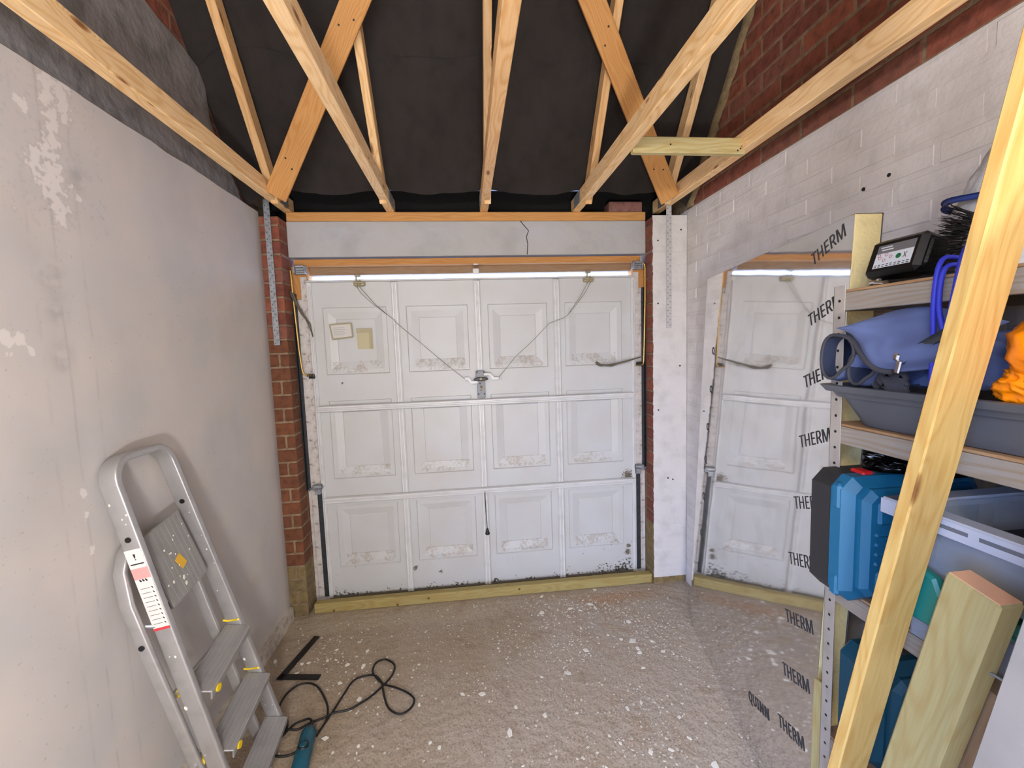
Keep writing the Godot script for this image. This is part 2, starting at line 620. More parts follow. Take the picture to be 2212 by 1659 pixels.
func plaster_image() -> ImageTexture:
	var w := 880
	var h := 896
	var n1 := noise(31, 0.006, 4)
	var n2 := noise(32, 0.04, 3)
	var n3 := noise(33, 0.02, 4)
	var n4 := noise(34, 0.09, 4)
	var data := PackedByteArray()
	data.resize(w * h * 3)
	var i := 0
	for yy in h:
		var y := 2.244 * (1.0 - float(yy) / h)
		for xx in w:
			var z := -2.45 + 2.2 * float(xx) / w
			var a := n1.get_noise_2d(xx, yy)
			var v := 0.905 + 0.03 * a
			var warm := 0.015 * a
			# faint vertical board joints with grey dust in them
			var zz := z + 0.004 * a
			v -= 0.03 * exp(-pow((zz + 1.200) / 0.004, 2.0)) * clampf(n3.get_noise_2d(xx * 0.3, yy) * 2.0 + 0.6, 0.0, 1.0)
			v -= 0.06 * exp(-pow((zz + 1.267) / 0.0035, 2.0)) * clampf(n3.get_noise_2d(xx * 0.3 + 50, yy) * 2.0 + 0.6, 0.0, 1.0)
			v -= 0.04 * exp(-pow((zz + 1.347) / 0.004, 2.0)) * clampf(n3.get_noise_2d(xx * 0.3 + 90, yy) * 2.0 + 0.5, 0.0, 1.0)
			v += 0.012 * exp(-pow((zz + 1.308) / 0.028, 2.0))
			# grey smudges beside the joint
			for q in [Vector3(-1.245, 1.72, 0.035), Vector3(-1.25, 1.51, 0.03), Vector3(-1.25, 1.63, 0.025), Vector3(-1.36, 2.01, 0.03)]:
				var d = Vector2(z - q.x, (y - q.y) * 0.8).length() / q.z
				v -= 0.10 * exp(-d * d) * clampf(0.6 + 1.6 * n2.get_noise_2d(xx, yy), 0.0, 1.0)
			# trowelled white filler near the top
			if z > -1.45 and z < -1.15 and y > 1.84:
				var f := -1.0
				for q in [[-1.305, 2.26, -1.285, 1.90, 0.024], [-1.345, 2.24, -1.340, 2.15, 0.020], [-1.285, 2.06, -1.235, 1.99, 0.022], [-1.275, 2.0, -1.295, 1.88, 0.030], [-1.25, 1.97, -1.27, 1.92, 0.016], [-1.36, 1.95, -1.33, 1.97, 0.010]]:
					var p := Vector2(z, y)
					var d: float = p.distance_to(Geometry2D.get_closest_point_to_segment(p, Vector2(q[0], q[1]), Vector2(q[2], q[3]))) / q[4]
					f = maxf(f, 0.75 - d)
				f += n4.get_noise_2d(xx, yy) * 1.5
				if f > 0.0:
					v = lerpf(v, 1.0, clampf(f * 4.0, 0.0, 1.0))
					warm *= 0.3
				elif f > -0.5:
					v -= 0.03
			for q in [Vector3(-1.223, 2.13, 0.014), Vector3(-1.337, 2.2, 0.018), Vector3(-1.117, 1.557, 0.017), Vector3(-1.145, 1.56, 0.012), Vector3(-1.172, 1.53, 0.008), Vector3(-1.266, 0.98, 0.008), Vector3(-1.263, 1.08, 0.007), Vector3(-1.26, 1.14, 0.01)]:
				if Vector2(z - q.x, (y - q.y) * 0.7).length() < q.z * (1.0 + n2.get_noise_2d(xx * 2.0, yy * 2.0)):
					v = 1.0
			# scuffs, fine specks
			var sp := n2.get_noise_2d(xx * 3.0 + 300, yy * 3.0)
			if sp > 0.62 and n1.get_noise_2d(xx + 500, yy) > 0.1:
				v -= 0.10
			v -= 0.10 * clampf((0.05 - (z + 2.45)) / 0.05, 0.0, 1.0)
			v -= 0.05 * clampf(n1.get_noise_2d(xx * 1.0 + 800, yy * 0.6) - 0.1, 0.0, 1.0)
			v = clampf(v, 0.0, 1.0)
			data[i] = int(255 * clampf(v + warm, 0, 1))
			data[i + 1] = int(255 * v)
			data[i + 2] = int(255 * clampf(v - 1.2 * warm, 0, 1))
			i += 3
	return ImageTexture.create_from_image(Image.create_from_data(w, h, false, Image.FORMAT_RGB8, data))


func shell() -> void:
	# concrete floor, stained where it is stained
	var fl := MB.new()
	var n1 := noise(41, 1.6, 4)
	var n2 := noise(42, 9.0, 3)
	fl.tint = func(p: Vector3) -> Color:
		var c := Color(1, 1, 1)
		var a := n1.get_noise_2d(p.x, p.z)
		c = c.lerp(Color(0.84, 0.77, 0.66), clampf(0.5 - p.x * 0.35 + a * 0.8, 0.0, 1.0))
		var dust := exp(-pow((p.x - 0.68) / 0.28, 2.0)) * exp(-pow((p.z + 1.75) / 0.6, 2.0)) * (0.7 + n2.get_noise_2d(p.x, p.z) * 1.2)
		c = c.lerp(Color(1.35, 1.31, 1.32), clampf(dust, 0.0, 1.0) * 0.9)
		var rust := exp(-pow((p.x - 0.83) / 0.2, 2.0)) * exp(-pow((p.z + 2.36) / 0.06, 2.0))
		c = c.lerp(Color(1.0, 0.72, 0.50), clampf(rust * (0.9 + a), 0.0, 1.0))
		c = c.lerp(Color(1.1, 1.02, 0.9), clampf((-2.27 - p.z + 0.03 * a) * 30.0, 0.0, 1.0) * clampf(0.6 - p.x, 0.0, 1.0) * 0.8)
		c = c.lerp(Color(0.62, 0.55, 0.46), clampf(n2.get_noise_2d(p.x * 0.7 + 9.0, p.z * 0.7) * 2.0 - 0.5, 0.0, 1.0) * 0.6)
		return c
	fl.sheet(func(u, v): return Vector3(lerpf(-1.2, 1.4, u), 0, lerpf(-2.9, 0.2, v)), 120, 140, Vector3.UP, 0.1)
	fl.sheet(func(u, v): return Vector3(lerpf(-1.2, 1.4, u), 0, lerpf(0.2, 4.5, v)), 6, 10, Vector3.UP, 0.1)
	var fm := mk("floor", Color(0.72, 0.67, 0.61), 0.85)
	fm.vertex_color_use_as_albedo = true
	tri_map(fm, 0.8, ntex(noise(43, 0.07, 5), 1024, ramp([[0.0, Color(0.70, 0.68, 0.66)], [0.42, Color(0.93, 0.925, 0.92)], [0.62, Color(0.96, 0.96, 0.96)], [1.0, Color(1, 1, 1)]])), M.rough_n, 0.5)
	struct("floor", fl, fm, "worn concrete floor strewn with white paint flakes")

	# left: plastered lining in front of the old gable wall
	var wl := MB.new()
	var jag := noise(44, 5.0, 3)
	wl.sheet(func(u, v):
		var z := lerpf(-2.45, -0.25, u)
		return Vector3(WL, lerpf(2.244 + 0.006 * jag.get_noise_1d(z), 0.0, v), z), 60, 8, Vector3.RIGHT, 0.05, false)
	# beside and over the open side doorway that lets the daylight in
	wl.cbox(Vector3(WL - 0.05, 0, -0.25), Vector3(WL, 2.244, 0.35), 0.001)
	wl.cbox(Vector3(WL - 0.05, 0, 1.25), Vector3(WL, 2.244, 2.6), 0.001)
	wl.cbox(Vector3(WL - 0.05, 2.0, 0.35), Vector3(WL, 2.244, 1.25), 0.001)
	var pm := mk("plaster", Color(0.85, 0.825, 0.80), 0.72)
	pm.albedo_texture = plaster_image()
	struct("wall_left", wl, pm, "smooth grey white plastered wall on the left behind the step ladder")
	var gl := MB.new()
	var gx := Transform3D(Basis(Vector3(0, 0, 1), Vector3.UP, Vector3(1, 0, 0)), Vector3(-1.106, 0, 0))
	gl.prism(gx, PackedVector2Array([Vector2(-2.80, 0), Vector2(-2.80, 2.65), Vector2(roof_z(2.65), 2.65), Vector2(0.25, 5.85), Vector2(2.95, 2.25), Vector2(2.95, 0), Vector2(1.25, 0), Vector2(1.25, 2.0), Vector2(0.35, 2.0), Vector2(0.35, 0)]), -0.1, 0.0)
	var gw := struct("wall_gable_left", gl, M.mortar, "shaded brick gable with a grey rendered patch above the left wall")
	var reds := [M.red_0, M.red_1, M.red_2, M.red_3]
	lay(gw, Transform3D(gx.basis, Vector3(-1.102, 0, 0)), 2.25, 3.3, -2.5, -1.0, PackedVector2Array([Vector2(roof_z(2.26) + 0.02, 2.26), Vector2(roof_z(3.3) + 0.02, 3.3), Vector2(roof_z(3.3) + 0.50, 3.3), Vector2(roof_z(2.26) + 0.42, 2.26)]), reds, 0.03)
	var rp := MB.new()
	rp.prism(gx, PackedVector2Array([Vector2(-2.42, 2.2), Vector2(-2.34, 2.33), Vector2(-2.22, 2.45), Vector2(-2.15, 2.56), Vector2(-2.135, 2.70), Vector2(-2.10, 2.735), Vector2(-2.0, 2.76), Vector2(-1.85, 2.77), Vector2(-1.75, 2.79), Vector2(-1.6, 3.0), Vector2(-1.3, 3.4), Vector2(0.2, 3.4), Vector2(0.2, 2.2)]), -0.02, 0.014, 0.004)
	part("render_patch", rp, M.render, gw)
	var wp := MB.new()
	wp.cbox(Vector3(-1.096, 2.2, -2.44), Vector3(-1.07, 2.262, 0.3), 0.004)
	part("wall_plate", wp, M.brown_wood, gw)
	var bb := MB.new()
	var bn := noise(45, 7.0, 3)
	bb.sheet(func(u, v):
		var z := lerpf(-2.44, 0.33, u)
		var top := 0.074 + 0.006 * bn.get_noise_1d(z)
		if v < 0.5:
			return Vector3(lerpf(WL, -1.03, v * 2.0), top - 0.008 * v, z)
		return Vector3(-1.03 + 0.003 * bn.get_noise_1d(z * 2.0), lerpf(top - 0.004, 0.0, v * 2.0 - 1.0), z), 60, 4, Vector3(1, 1, 0), 0.0, false)
	tri_map(mk("skirting", Color(0.80, 0.76, 0.70), 0.8), 0.3, M.mottled, M.rough_n, 0.6)
	struct("baseboard_left", bb, M.skirting, "rough white painted upstand along the foot of the left wall")

	# right: painted brick below, red brick gable above
	var wr := MB.new()
	wr.cbox(Vector3(WR + 0.0025, 0, -2.75), Vector3(WR + 0.1, 2.25, 2.95), 0.0)
	var w := struct("wall_right", wr, M.white_joint, "white painted brick wall on the right")
	var rx := Transform3D(Basis(Vector3(0, 0, 1), Vector3.UP, Vector3(-1, 0, 0)), Vector3(WR, 0, 0))
	lay(w, rx, 0.0, 1.05, -2.45, -2.0, PackedVector2Array(), [M.white_brick], 0.02, 0.006)
	lay(w, rx, 1.05, 2.25, -2.45, -0.55, PackedVector2Array(), [M.white_brick], 0.02, 0.006)
	for q in [Vector3(1.97, -1.32, 0.006), Vector3(1.982, -1.235, 0.006), Vector3(1.685, -1.464, 0.004)]:
		var hb := MB.new()
		hb.tube([Vector3(WR + 0.004, q.x, q.y), Vector3(WR - 0.001, q.x, q.y)], q.z, 8)
		part("screw_hole", hb, M.black, w)
	var gr := MB.new()
	gr.prism(Transform3D(rx.basis, Vector3(WR + 0.004, 0, 0)), PackedVector2Array([Vector2(-2.80, 2.2), Vector2(-2.80, 2.65), Vector2(roof_z(2.65), 2.65), Vector2(0.25, 5.85), Vector2(2.95, 2.2)]), -0.1, 0.0)
	var gg := struct("wall_gable_right", gr, M.mortar, "red brick gable above the white painted wall on the right")
	lay(gg, rx, 2.25, 3.3, -2.5, -0.6, PackedVector2Array([Vector2(roof_z(2.26) + 0.03, 2.252), Vector2(roof_z(3.3) + 0.075, 3.3), Vector2(-0.6, 3.3), Vector2(-0.6, 2.252)]), reds, 0.03)
	var vp := MB.new()
	var vn := noise(46, 14.0, 2)
	vp.sheet(func(u, v):
		var y := lerpf(2.25, 3.4, u)
		var wd := 0.095 + 0.03 * vn.get_noise_1d(y)
		var z = roof_z(y) + wd * v - 0.01
		return Vector3(WR - 0.012 * sin(v * PI) - 0.003 + 0.004 * vn.get_noise_2d(y * 3.0, v), y, z), 50, 5, Vector3.LEFT)
	part("verge_pointing", vp, M.pointing, gg)

	# front: two piers with bricks you can count, and the wall over the lintel
	var wf := MB.new()
	wf.cbox(Vector3(-1.2, 0, -2.75), Vector3(-0.957, 2.22, WF - 0.005), 0.0)
	wf.cbox(Vector3(1.105, 0, -2.75), Vector3(1.4, 2.22, WF - 0.005), 0.0)
	wf.cbox(Vector3(-1.2, 2.215, -2.80), Vector3(1.4, 2.6, -2.72), 0.0)
	var f := struct("wall_front", wf, M.mortar, "brick piers beside the garage door, red on the left and white faced on the right")
	for row in 30:
		var y := row * 0.075
		var hi := minf(y + 0.070, 2.218)
		var pick: Material = reds[rng.randi() % 4] if y > 1.55 else ([M.orange_0, M.orange_1][rng.randi() % 2] if y > 0.27 else [M.buff_0, M.buff_1][rng.randi() % 2])
		var o := rng.randf_range(-0.002, 0.001)
		var mb := MB.new()
		var cut := -1.003 if row % 2 else -1.06
		mb.cbox(Vector3(cut + 0.005, y + 0.005, -2.56), Vector3(-0.953 + o, hi, WF + o), 0.004)
		part("brick", mb, pick, f)
		if row % 2:
			var m2 := MB.new()
			m2.cbox(Vector3(-1.06, y + 0.005, -2.55), Vector3(-1.003 - 0.005, hi, WF + o * 0.5), 0.004)
			part("brick", m2, pick, f)
		var m3 := MB.new()
		m3.cbox(Vector3(-1.06, y + 0.005, -2.74), Vector3(-0.953 + o, hi, -2.57), 0.004)
		part("brick", m3, pick, f)
		# right pier: red return into the opening, white painted face
		var rr: Material = reds[rng.randi() % 4] if y > 0.34 else [M.buff_0, M.buff_1][rng.randi() % 2]
		for seg in ([[1.10, 1.31]] if row % 2 == 0 else [[1.10, 1.205], [1.205, 1.31]]):
			var pb := MB.new()
			pb.cbox(Vector3(seg[0] + (0.0 if seg[0] < 1.11 else 0.005), y + 0.005, -2.56), Vector3(seg[1] - 0.005, hi, WF - 0.004), 0.003)
			part("brick", pb, rr, f)
	var face := MB.new()
	var fn := noise(47, 20.0, 2)
	face.sheet(func(u, v):
		var y := lerpf(2.222, 0.045, v)
		var c := absf(fposmod(y / 0.075 + 0.5, 1.0) - 0.5) * 0.075
		var dip := 0.003 * exp(-pow(c / 0.006, 2.0))
		var x := lerpf(1.10, WR, u)
		if u < 0.001:
			x = 1.10 + 0.004 * fn.get_noise_1d(y)
		return Vector3(x, y, WF + 0.001 - dip + 0.0015 * fn.get_noise_2d(x * 2.0, y * 2.0)), 16, 240, Vector3.BACK, 0.004)
	part("paint_coat", face, M.white_brick, f, "white painted brick face")
	for q in [Vector2(1.13, 2.08), Vector2(1.13, 1.72), Vector2(1.13, 1.09), Vector2(1.27, 2.14), Vector2(1.265, 1.35), Vector2(1.19, 0.67), Vector2(1.22, 0.66)]:
		var hb := MB.new()
		hb.tube([Vector3(q.x, q.y, WF - 0.004), Vector3(q.x, q.y, WF + 0.002)], 0.005, 8)
		part("screw_hole", hb, M.black, f)

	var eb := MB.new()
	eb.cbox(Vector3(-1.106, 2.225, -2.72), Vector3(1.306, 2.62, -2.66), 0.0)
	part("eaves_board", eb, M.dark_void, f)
	var wb := MB.new()
	wb.cbox(Vector3(-1.2, 0, 2.6), Vector3(1.4, 3.0, 2.7), 0.0)
	struct("wall_back", wb, M.white_joint, "plain rear wall of the garage behind the viewer")

	# across the drive: what shows bright through the gap over the door
	var ob := MB.new()
	ob.cbox(Vector3(-7, -0.1, -7.2), Vector3(7, 5.5, -7.0), 0.0)
	struct("wall_outside", ob, M.white_joint, "pale rendered wall across the drive beyond the gap over the door")
	var og := MB.new()
	og.cbox(Vector3(-7, -0.25, -7.0), Vector3(7, -0.1, -2.9), 0.0)
	struct("floor_outside", og, M.concrete, "concrete drive outside the garage door")

	# roofing felt on both slopes, sagging between the rafters, lapped half way up
	var ce := MB.new()
	var cn := noise(48, 2.2, 3)
	var rafters := [-0.93, -0.395, 0.148, 0.70, 1.15]
	var sag := func(x: float, y: float) -> float:
		var edge: float = minf(x + 1.1, 1.306 - x)
		var up: float = 0.075 * smoothstep(0.0, 0.12, edge)
		var near := 9.0
		for r in rafters:
			near = minf(near, absf(x - r))
		return up - 0.02 * smoothstep(0.02, 0.25, near) + 0.012 * cn.get_noise_2d(x * 2.0, y)
	for lap in [[2.276, 2.77, 0.0], [2.755, 5.85, 0.012]]:
		var lo: float = lap[0]
		var hi: float = lap[1]
		var step: float = lap[2]
		ce.sheet(func(u, v):
			var x := lerpf(-1.15, 1.38, u)
			var y := lerpf(lo, hi, v)
			return Vector3(x, y + sag.call(x, y) * (1.0 if y < 3.6 else 0.0) - step, roof_z(y)), 90, (24 if lo < 2.5 else 40), Vector3(0, -1, 0.7), 0.004)
	ce.sheet(func(u, v): return Vector3(lerpf(-1.2, 1.4, u), lerpf(2.345, 2.56, v), lerpf(-2.437, -2.74, v)), 4, 2, Vector3.DOWN, 0.004)
	ce.sheet(func(u, v): return Vector3(lerpf(-1.2, 1.4, u), lerpf(5.845, 2.26, v), lerpf(0.25, 2.95, v)), 4, 8, Vector3.DOWN, 0.01)
	struct("ceiling", ce, M.felt, "dark brown roofing felt sloping up from the garage door under the rafters")


# ------------------------------------------------------------------ roof timbers
func roof() -> void:
	var chords := [-0.944, -0.390, 0.1365, 0.681, 1.1875]
	var rafters := [-0.93, -0.395, 0.148, 0.70, 1.15]
	var says := ["pine roof truss nearest the left wall", "second pine roof truss from the left wall", "middle pine roof truss of the five over the door", "fourth pine roof truss from the left, holding the short noggin", "pine roof truss nearest the red brick gable on the right"]
	var woods := [M.pine, M.pine_b, M.pine_c, M.pine, M.pine_b]
	for k in 5:
		var x: float = chords[k]
		var t := thing("roof_truss", Vector3(x, CH, ZL), says[k], "roof truss", "pine roof trusses above the garage")
		var mb := MB.new()
		mb.cbox(Vector3(x - 0.022, CH, -2.60), Vector3(x + 0.022, CH + 0.074, 2.6), 0.003, Vector2(k * 0.37, k * 0.05))
		part("bottom_chord", mb, woods[k], t)
		var rx: float = rafters[k]
		var a := Vector3(rx, 2.302 + 0.035, -2.418)
		var up := Vector3(0, 1.33, 1).normalized()
		var l := 4.35
		var rb := MB.new()
		rb.box(Transform3D(basis_of(up, Vector3(0, -1, 1.33)), a + up * (l * 0.5 - 0.02) + Vector3(0, -0.8, 0.6) * 0.0525), Vector3(0.036, l, 0.075), 0.003, Vector2(k * 0.53 + 0.2, k * 0.04))
		part("rafter", rb, [M.pine_c, M.pine, M.pine_b, M.pine_c, M.pine_b][k], t)
		var pb := MB.new()
		for sd in [-1.0, 1.0]:
			var px = x + sd * 0.0225
			pb.cbox(Vector3(px, CH + 0.004, -2.52), Vector3(px + sd * 0.002, CH + 0.070, -2.39), 0.0005)
			for i in 4:
				for j in 5:
					var c := Vector3(px + sd * 0.0025, CH + 0.014 + i * 0.015, -2.51 + j * 0.026)
					pb.cbox(c - Vector3(0.0008, 0.003, 0.004), c + Vector3(0.0008, 0.003, 0.004), 0.0002)
		part("nail_plate", pb, M.galvanised, t)
	# diagonal braces nailed across the undersides of the rafters
	for k in 2:
		var lo := Vector3(-0.868, 2.30, -2.27) if k == 0 else Vector3(1.10, 2.29, -2.27)
		var hi := Vector3(-0.37, 2.858, -1.849) if k == 0 else Vector3(0.571, 2.887, -1.828)
		var d := (hi - lo).normalized()
		var t := thing("roof_brace", lo, ["broad orange timber brace rising rightwards across the rafters from the left truss", "broad orange timber brace rising leftwards across the rafters from the right truss"][k], "timber brace", "diagonal roof braces")
		var nrm := Vector3(0, -1, 1.33).normalized()
		var mb := MB.new()
		mb.box(Transform3D(basis_of(d, nrm - d * nrm.dot(d)), lo + d * 0.85 - nrm * 0.012), Vector3(0.098, 1.8, 0.024), 0.002, Vector2(k * 0.4, 0.1))
		part("board", mb, M.brace_wood, t)
		for q in [0.12, 0.15, 0.75, 0.8]:
			var nb := MB.new()
			var c: Vector3 = lo + d * q + nrm * 0.0005 + d.cross(nrm) * (0.02 if q in [0.12, 0.8] else -0.02)
			nb.tube([c, c + nrm * 0.002], 0.004, 8)
			part("nail_head", nb, M.black, t)
	var t := thing("timber_noggin", Vector3(0.93, 2.33, -1.75), "short pale green treated batten fixed between the two right hand trusses", "timber batten")
	var mb := MB.new()
	mb.cbox(Vector3(0.703, CH - 0.012, -1.775), Vector3(1.187, CH + 0.052, -1.745), 0.004, Vector2(0.3, 0.07))
	part("batten", mb, M.noggin_wood, t)
	for q in [Vector2(1.15, CH), Vector2(1.162, CH + 0.008), Vector2(0.86, CH + 0.02)]:
		var nb := MB.new()
		nb.tube([Vector3(q.x, q.y, -1.746), Vector3(q.x, q.y, -1.7435)], 0.0035, 7)
		part("nail_head", nb, M.black, t)

	var pl := MB.new()
	pl.cbox(Vector3(-0.95, 2.222, -2.66), Vector3(1.10, CH - 0.001, ZL), 0.003, Vector2(0.1, 0.02))
	var p := thing("wall_plate", Vector3(0.07, 2.222, -2.6), "long pine wall plate lying on top of the grey lintel", "timber plate")
	part("plate", pl, M.brace_wood, p)
	var li := thing("concrete_lintel", Vector3(0.07, 2.03, -2.6), "smooth grey lintel spanning the opening above the garage door", "lintel")
	var lb := MB.new()
	lb.cbox(Vector3(-0.953, 2.028, -2.66), Vector3(1.10, 2.221, ZL), 0.003)
	part("beam", lb, M.concrete, li)
	var cr := MB.new()
	var pts := []
	for q in [Vector2(0.345, 2.221), Vector2(0.37, 2.19), Vector2(0.392, 2.165), Vector2(0.378, 2.13), Vector2(0.385, 2.09), Vector2(0.38, 2.03)]:
		pts.append(Vector3(q.x, q.y, ZL - 0.001))
	cr.tube(pts, 0.0028, 6)
	part("crack", cr, M.dark_steel, li)
	var lo := thing("loose_brick", Vector3(0.98, CH, -2.61), "single pinkish brick lying loose on the wall plate beside the right truss", "brick")
	var br := MB.new()
	br.cbox(Vector3(0.88, CH, -2.66), Vector3(1.085, CH + 0.062, -2.56), 0.005)
	tri_map(mk("pink_brick", Color(0.60, 0.42, 0.38), 0.9), 0.3, M.mottled, M.rough_n, 0.6)
	part("body", br, M.pink_brick, lo)
	strap(Vector3(-1.003, 2.30, -2.441), 0.755, Vector3(0.10, 0.0, 0.10), M.galvanised, "perforated galvanised strap hanging down the red brick pier on the left")
	tri_map(mk("painted_strap", Color(0.76, 0.76, 0.76), 0.5), 0.3, M.soft)
	strap(Vector3(1.192, 2.285, -2.441), 0.71, Vector3(-0.004, 0.0, 0.14), M.painted_strap, "perforated strap painted over down the white pier on the right")


func strap(top: Vector3, len: float, bend: Vector3, m: Material, label: String) -> void:
	var t := thing("restraint_strap", top - Vector3(0, len, 0), label, "metal strap", "restraint straps on the piers")
	var mb := MB.new()
	mb.cbox(top + Vector3(-0.0155, -len, 0), top + Vector3(0.0155, 0.0, 0.003), 0.001)
	# folded over at the top towards the chord
	var d := bend.normalized()
	mb.box(Transform3D(basis_of(d, Vector3.UP), top + bend * 0.5 + Vector3(0, 0.0, 0.0015)), Vector3(0.031, bend.length(), 0.003), 0.001)
	part("strip", mb, m, t)
	var hb := MB.new()
	var k := 0
	var y := 0.03
	while y < len - 0.01:
		var c := top + Vector3(0.007 if k % 2 else -0.007, -y, 0.0029)
		hb.tube([c, c + Vector3(0, 0, 0.0004)], 0.0026, 7)
		y += 0.017
		k += 1
	part("hole", hb, M.black, t).set_meta("kind", "stuff")


# ------------------------------------------------------------------ the garage door and its frame
func dirt_image() -> ImageTexture:
	var w := 960
	var h := 960
	var n1 := noise(61, 0.02, 4)
	var n2 := noise(62, 0.09, 3)
	var n3 := noise(63, 0.006, 3)
	var data := PackedByteArray()
	data.resize(w * h * 3)
	var i := 0
	for yy in h:
		var y := 1.92 * (1.0 - float(yy) / h)
		for xx in w:
			var x := -0.90 + 1.95 * float(xx) / w
			var c := Color(0.985, 0.985, 0.985)
			var a := n1.get_noise_2d(xx, yy)
			c = c.lerp(Color(0.93, 0.90, 0.86), clampf(0.3 + 0.6 * n3.get_noise_2d(xx, yy), 0.0, 1.0) * 0.5)
			# black mould along the bottom edge, thickest at the right
			var lim := 0.075 + 0.06 * smoothstep(0.6, 1.0, x) + 0.04 * smoothstep(-0.6, -0.85, x)
			var m := clampf((lim - y) / lim, 0.0, 1.0) + n2.get_noise_2d(xx, yy) * 0.8 + a * 0.5 - 0.62 + 0.18 * smoothstep(0.5, 1.0, x)
			if y < 0.24 and m > 0.0:
				c = c.lerp(Color(0.26, 0.23, 0.19), clampf(m * 3.0, 0.0, 0.9))
			# grime caught on the lower bevels of the pressed panels
			for py in [[1.367, 1.437], [0.753, 0.82], [0.212, 0.283]]:
				if y > py[0] + 0.01 and y < py[1] + 0.006:
					var px := fposmod(x + 0.858, 0.4702)
					if px > 0.09 and px < 0.38 and x < 0.92:
						c = c.lerp(Color(0.70, 0.62, 0.52), clampf(0.06 + a * 0.6 + n2.get_noise_2d(xx, yy) * 0.5, 0.0, 0.35))
			for q in [Vector3(-0.36, 0.17, 0.012), Vector3(-0.21, 0.135, 0.009), Vector3(-0.72, 1.32, 0.005), Vector3(0.985, 0.2, 0.012), Vector3(0.98, 0.16, 0.016), Vector3(0.99, 0.66, 0.03)]:
				if Vector2(x - q.x, y - q.y).length() < q.z * (1.0 + 1.4 * n2.get_noise_2d(xx * 2.0, yy * 2.0)):
					c = c.lerp(Color(0.33, 0.27, 0.2), 0.75)
			data[i] = int(255 * c.r)
			data[i + 1] = int(255 * c.g)
			data[i + 2] = int(255 * c.b)
			i += 3
	return ImageTexture.create_from_image(Image.create_from_data(w, h, false, Image.FORMAT_RGB8, data))


func duv(p: Vector3) -> Vector2:
	return Vector2((p.x + 0.90) / 1.95, 1.0 - p.y / 1.92)


# a quad of the door skin, lettered with the place it has on the door
func skin(mb: MB, a: Vector3, b: Vector3, c: Vector3, d: Vector3) -> void:
	mb.st.set_smooth_group(-1)
	mb.quad([a, b, c, d], [duv(a), duv(b), duv(c), duv(d)], Vector3.BACK)


func rect_skin(mb: MB, x0: float, x1: float, y0: float, y1: float, z: float) -> void:
	skin(mb, Vector3(x0, y0, z), Vector3(x1, y0, z), Vector3(x1, y1, z), Vector3(x0, y1, z))


func ring_skin(mb: MB, a: Rect2, za: float, b: Rect2, zb: float) -> void:
	var p := [Vector3(a.position.x, a.position.y, za), Vector3(a.end.x, a.position.y, za), Vector3(a.end.x, a.end.y, za), Vector3(a.position.x, a.end.y, za)]
	var q := [Vector3(b.position.x, b.position.y, zb), Vector3(b.end.x, b.position.y, zb), Vector3(b.end.x, b.end.y, zb), Vector3(b.position.x, b.end.y, zb)]
	for k in 4:
		skin(mb, p[k], p[(k + 1) % 4], q[(k + 1) % 4], q[k])


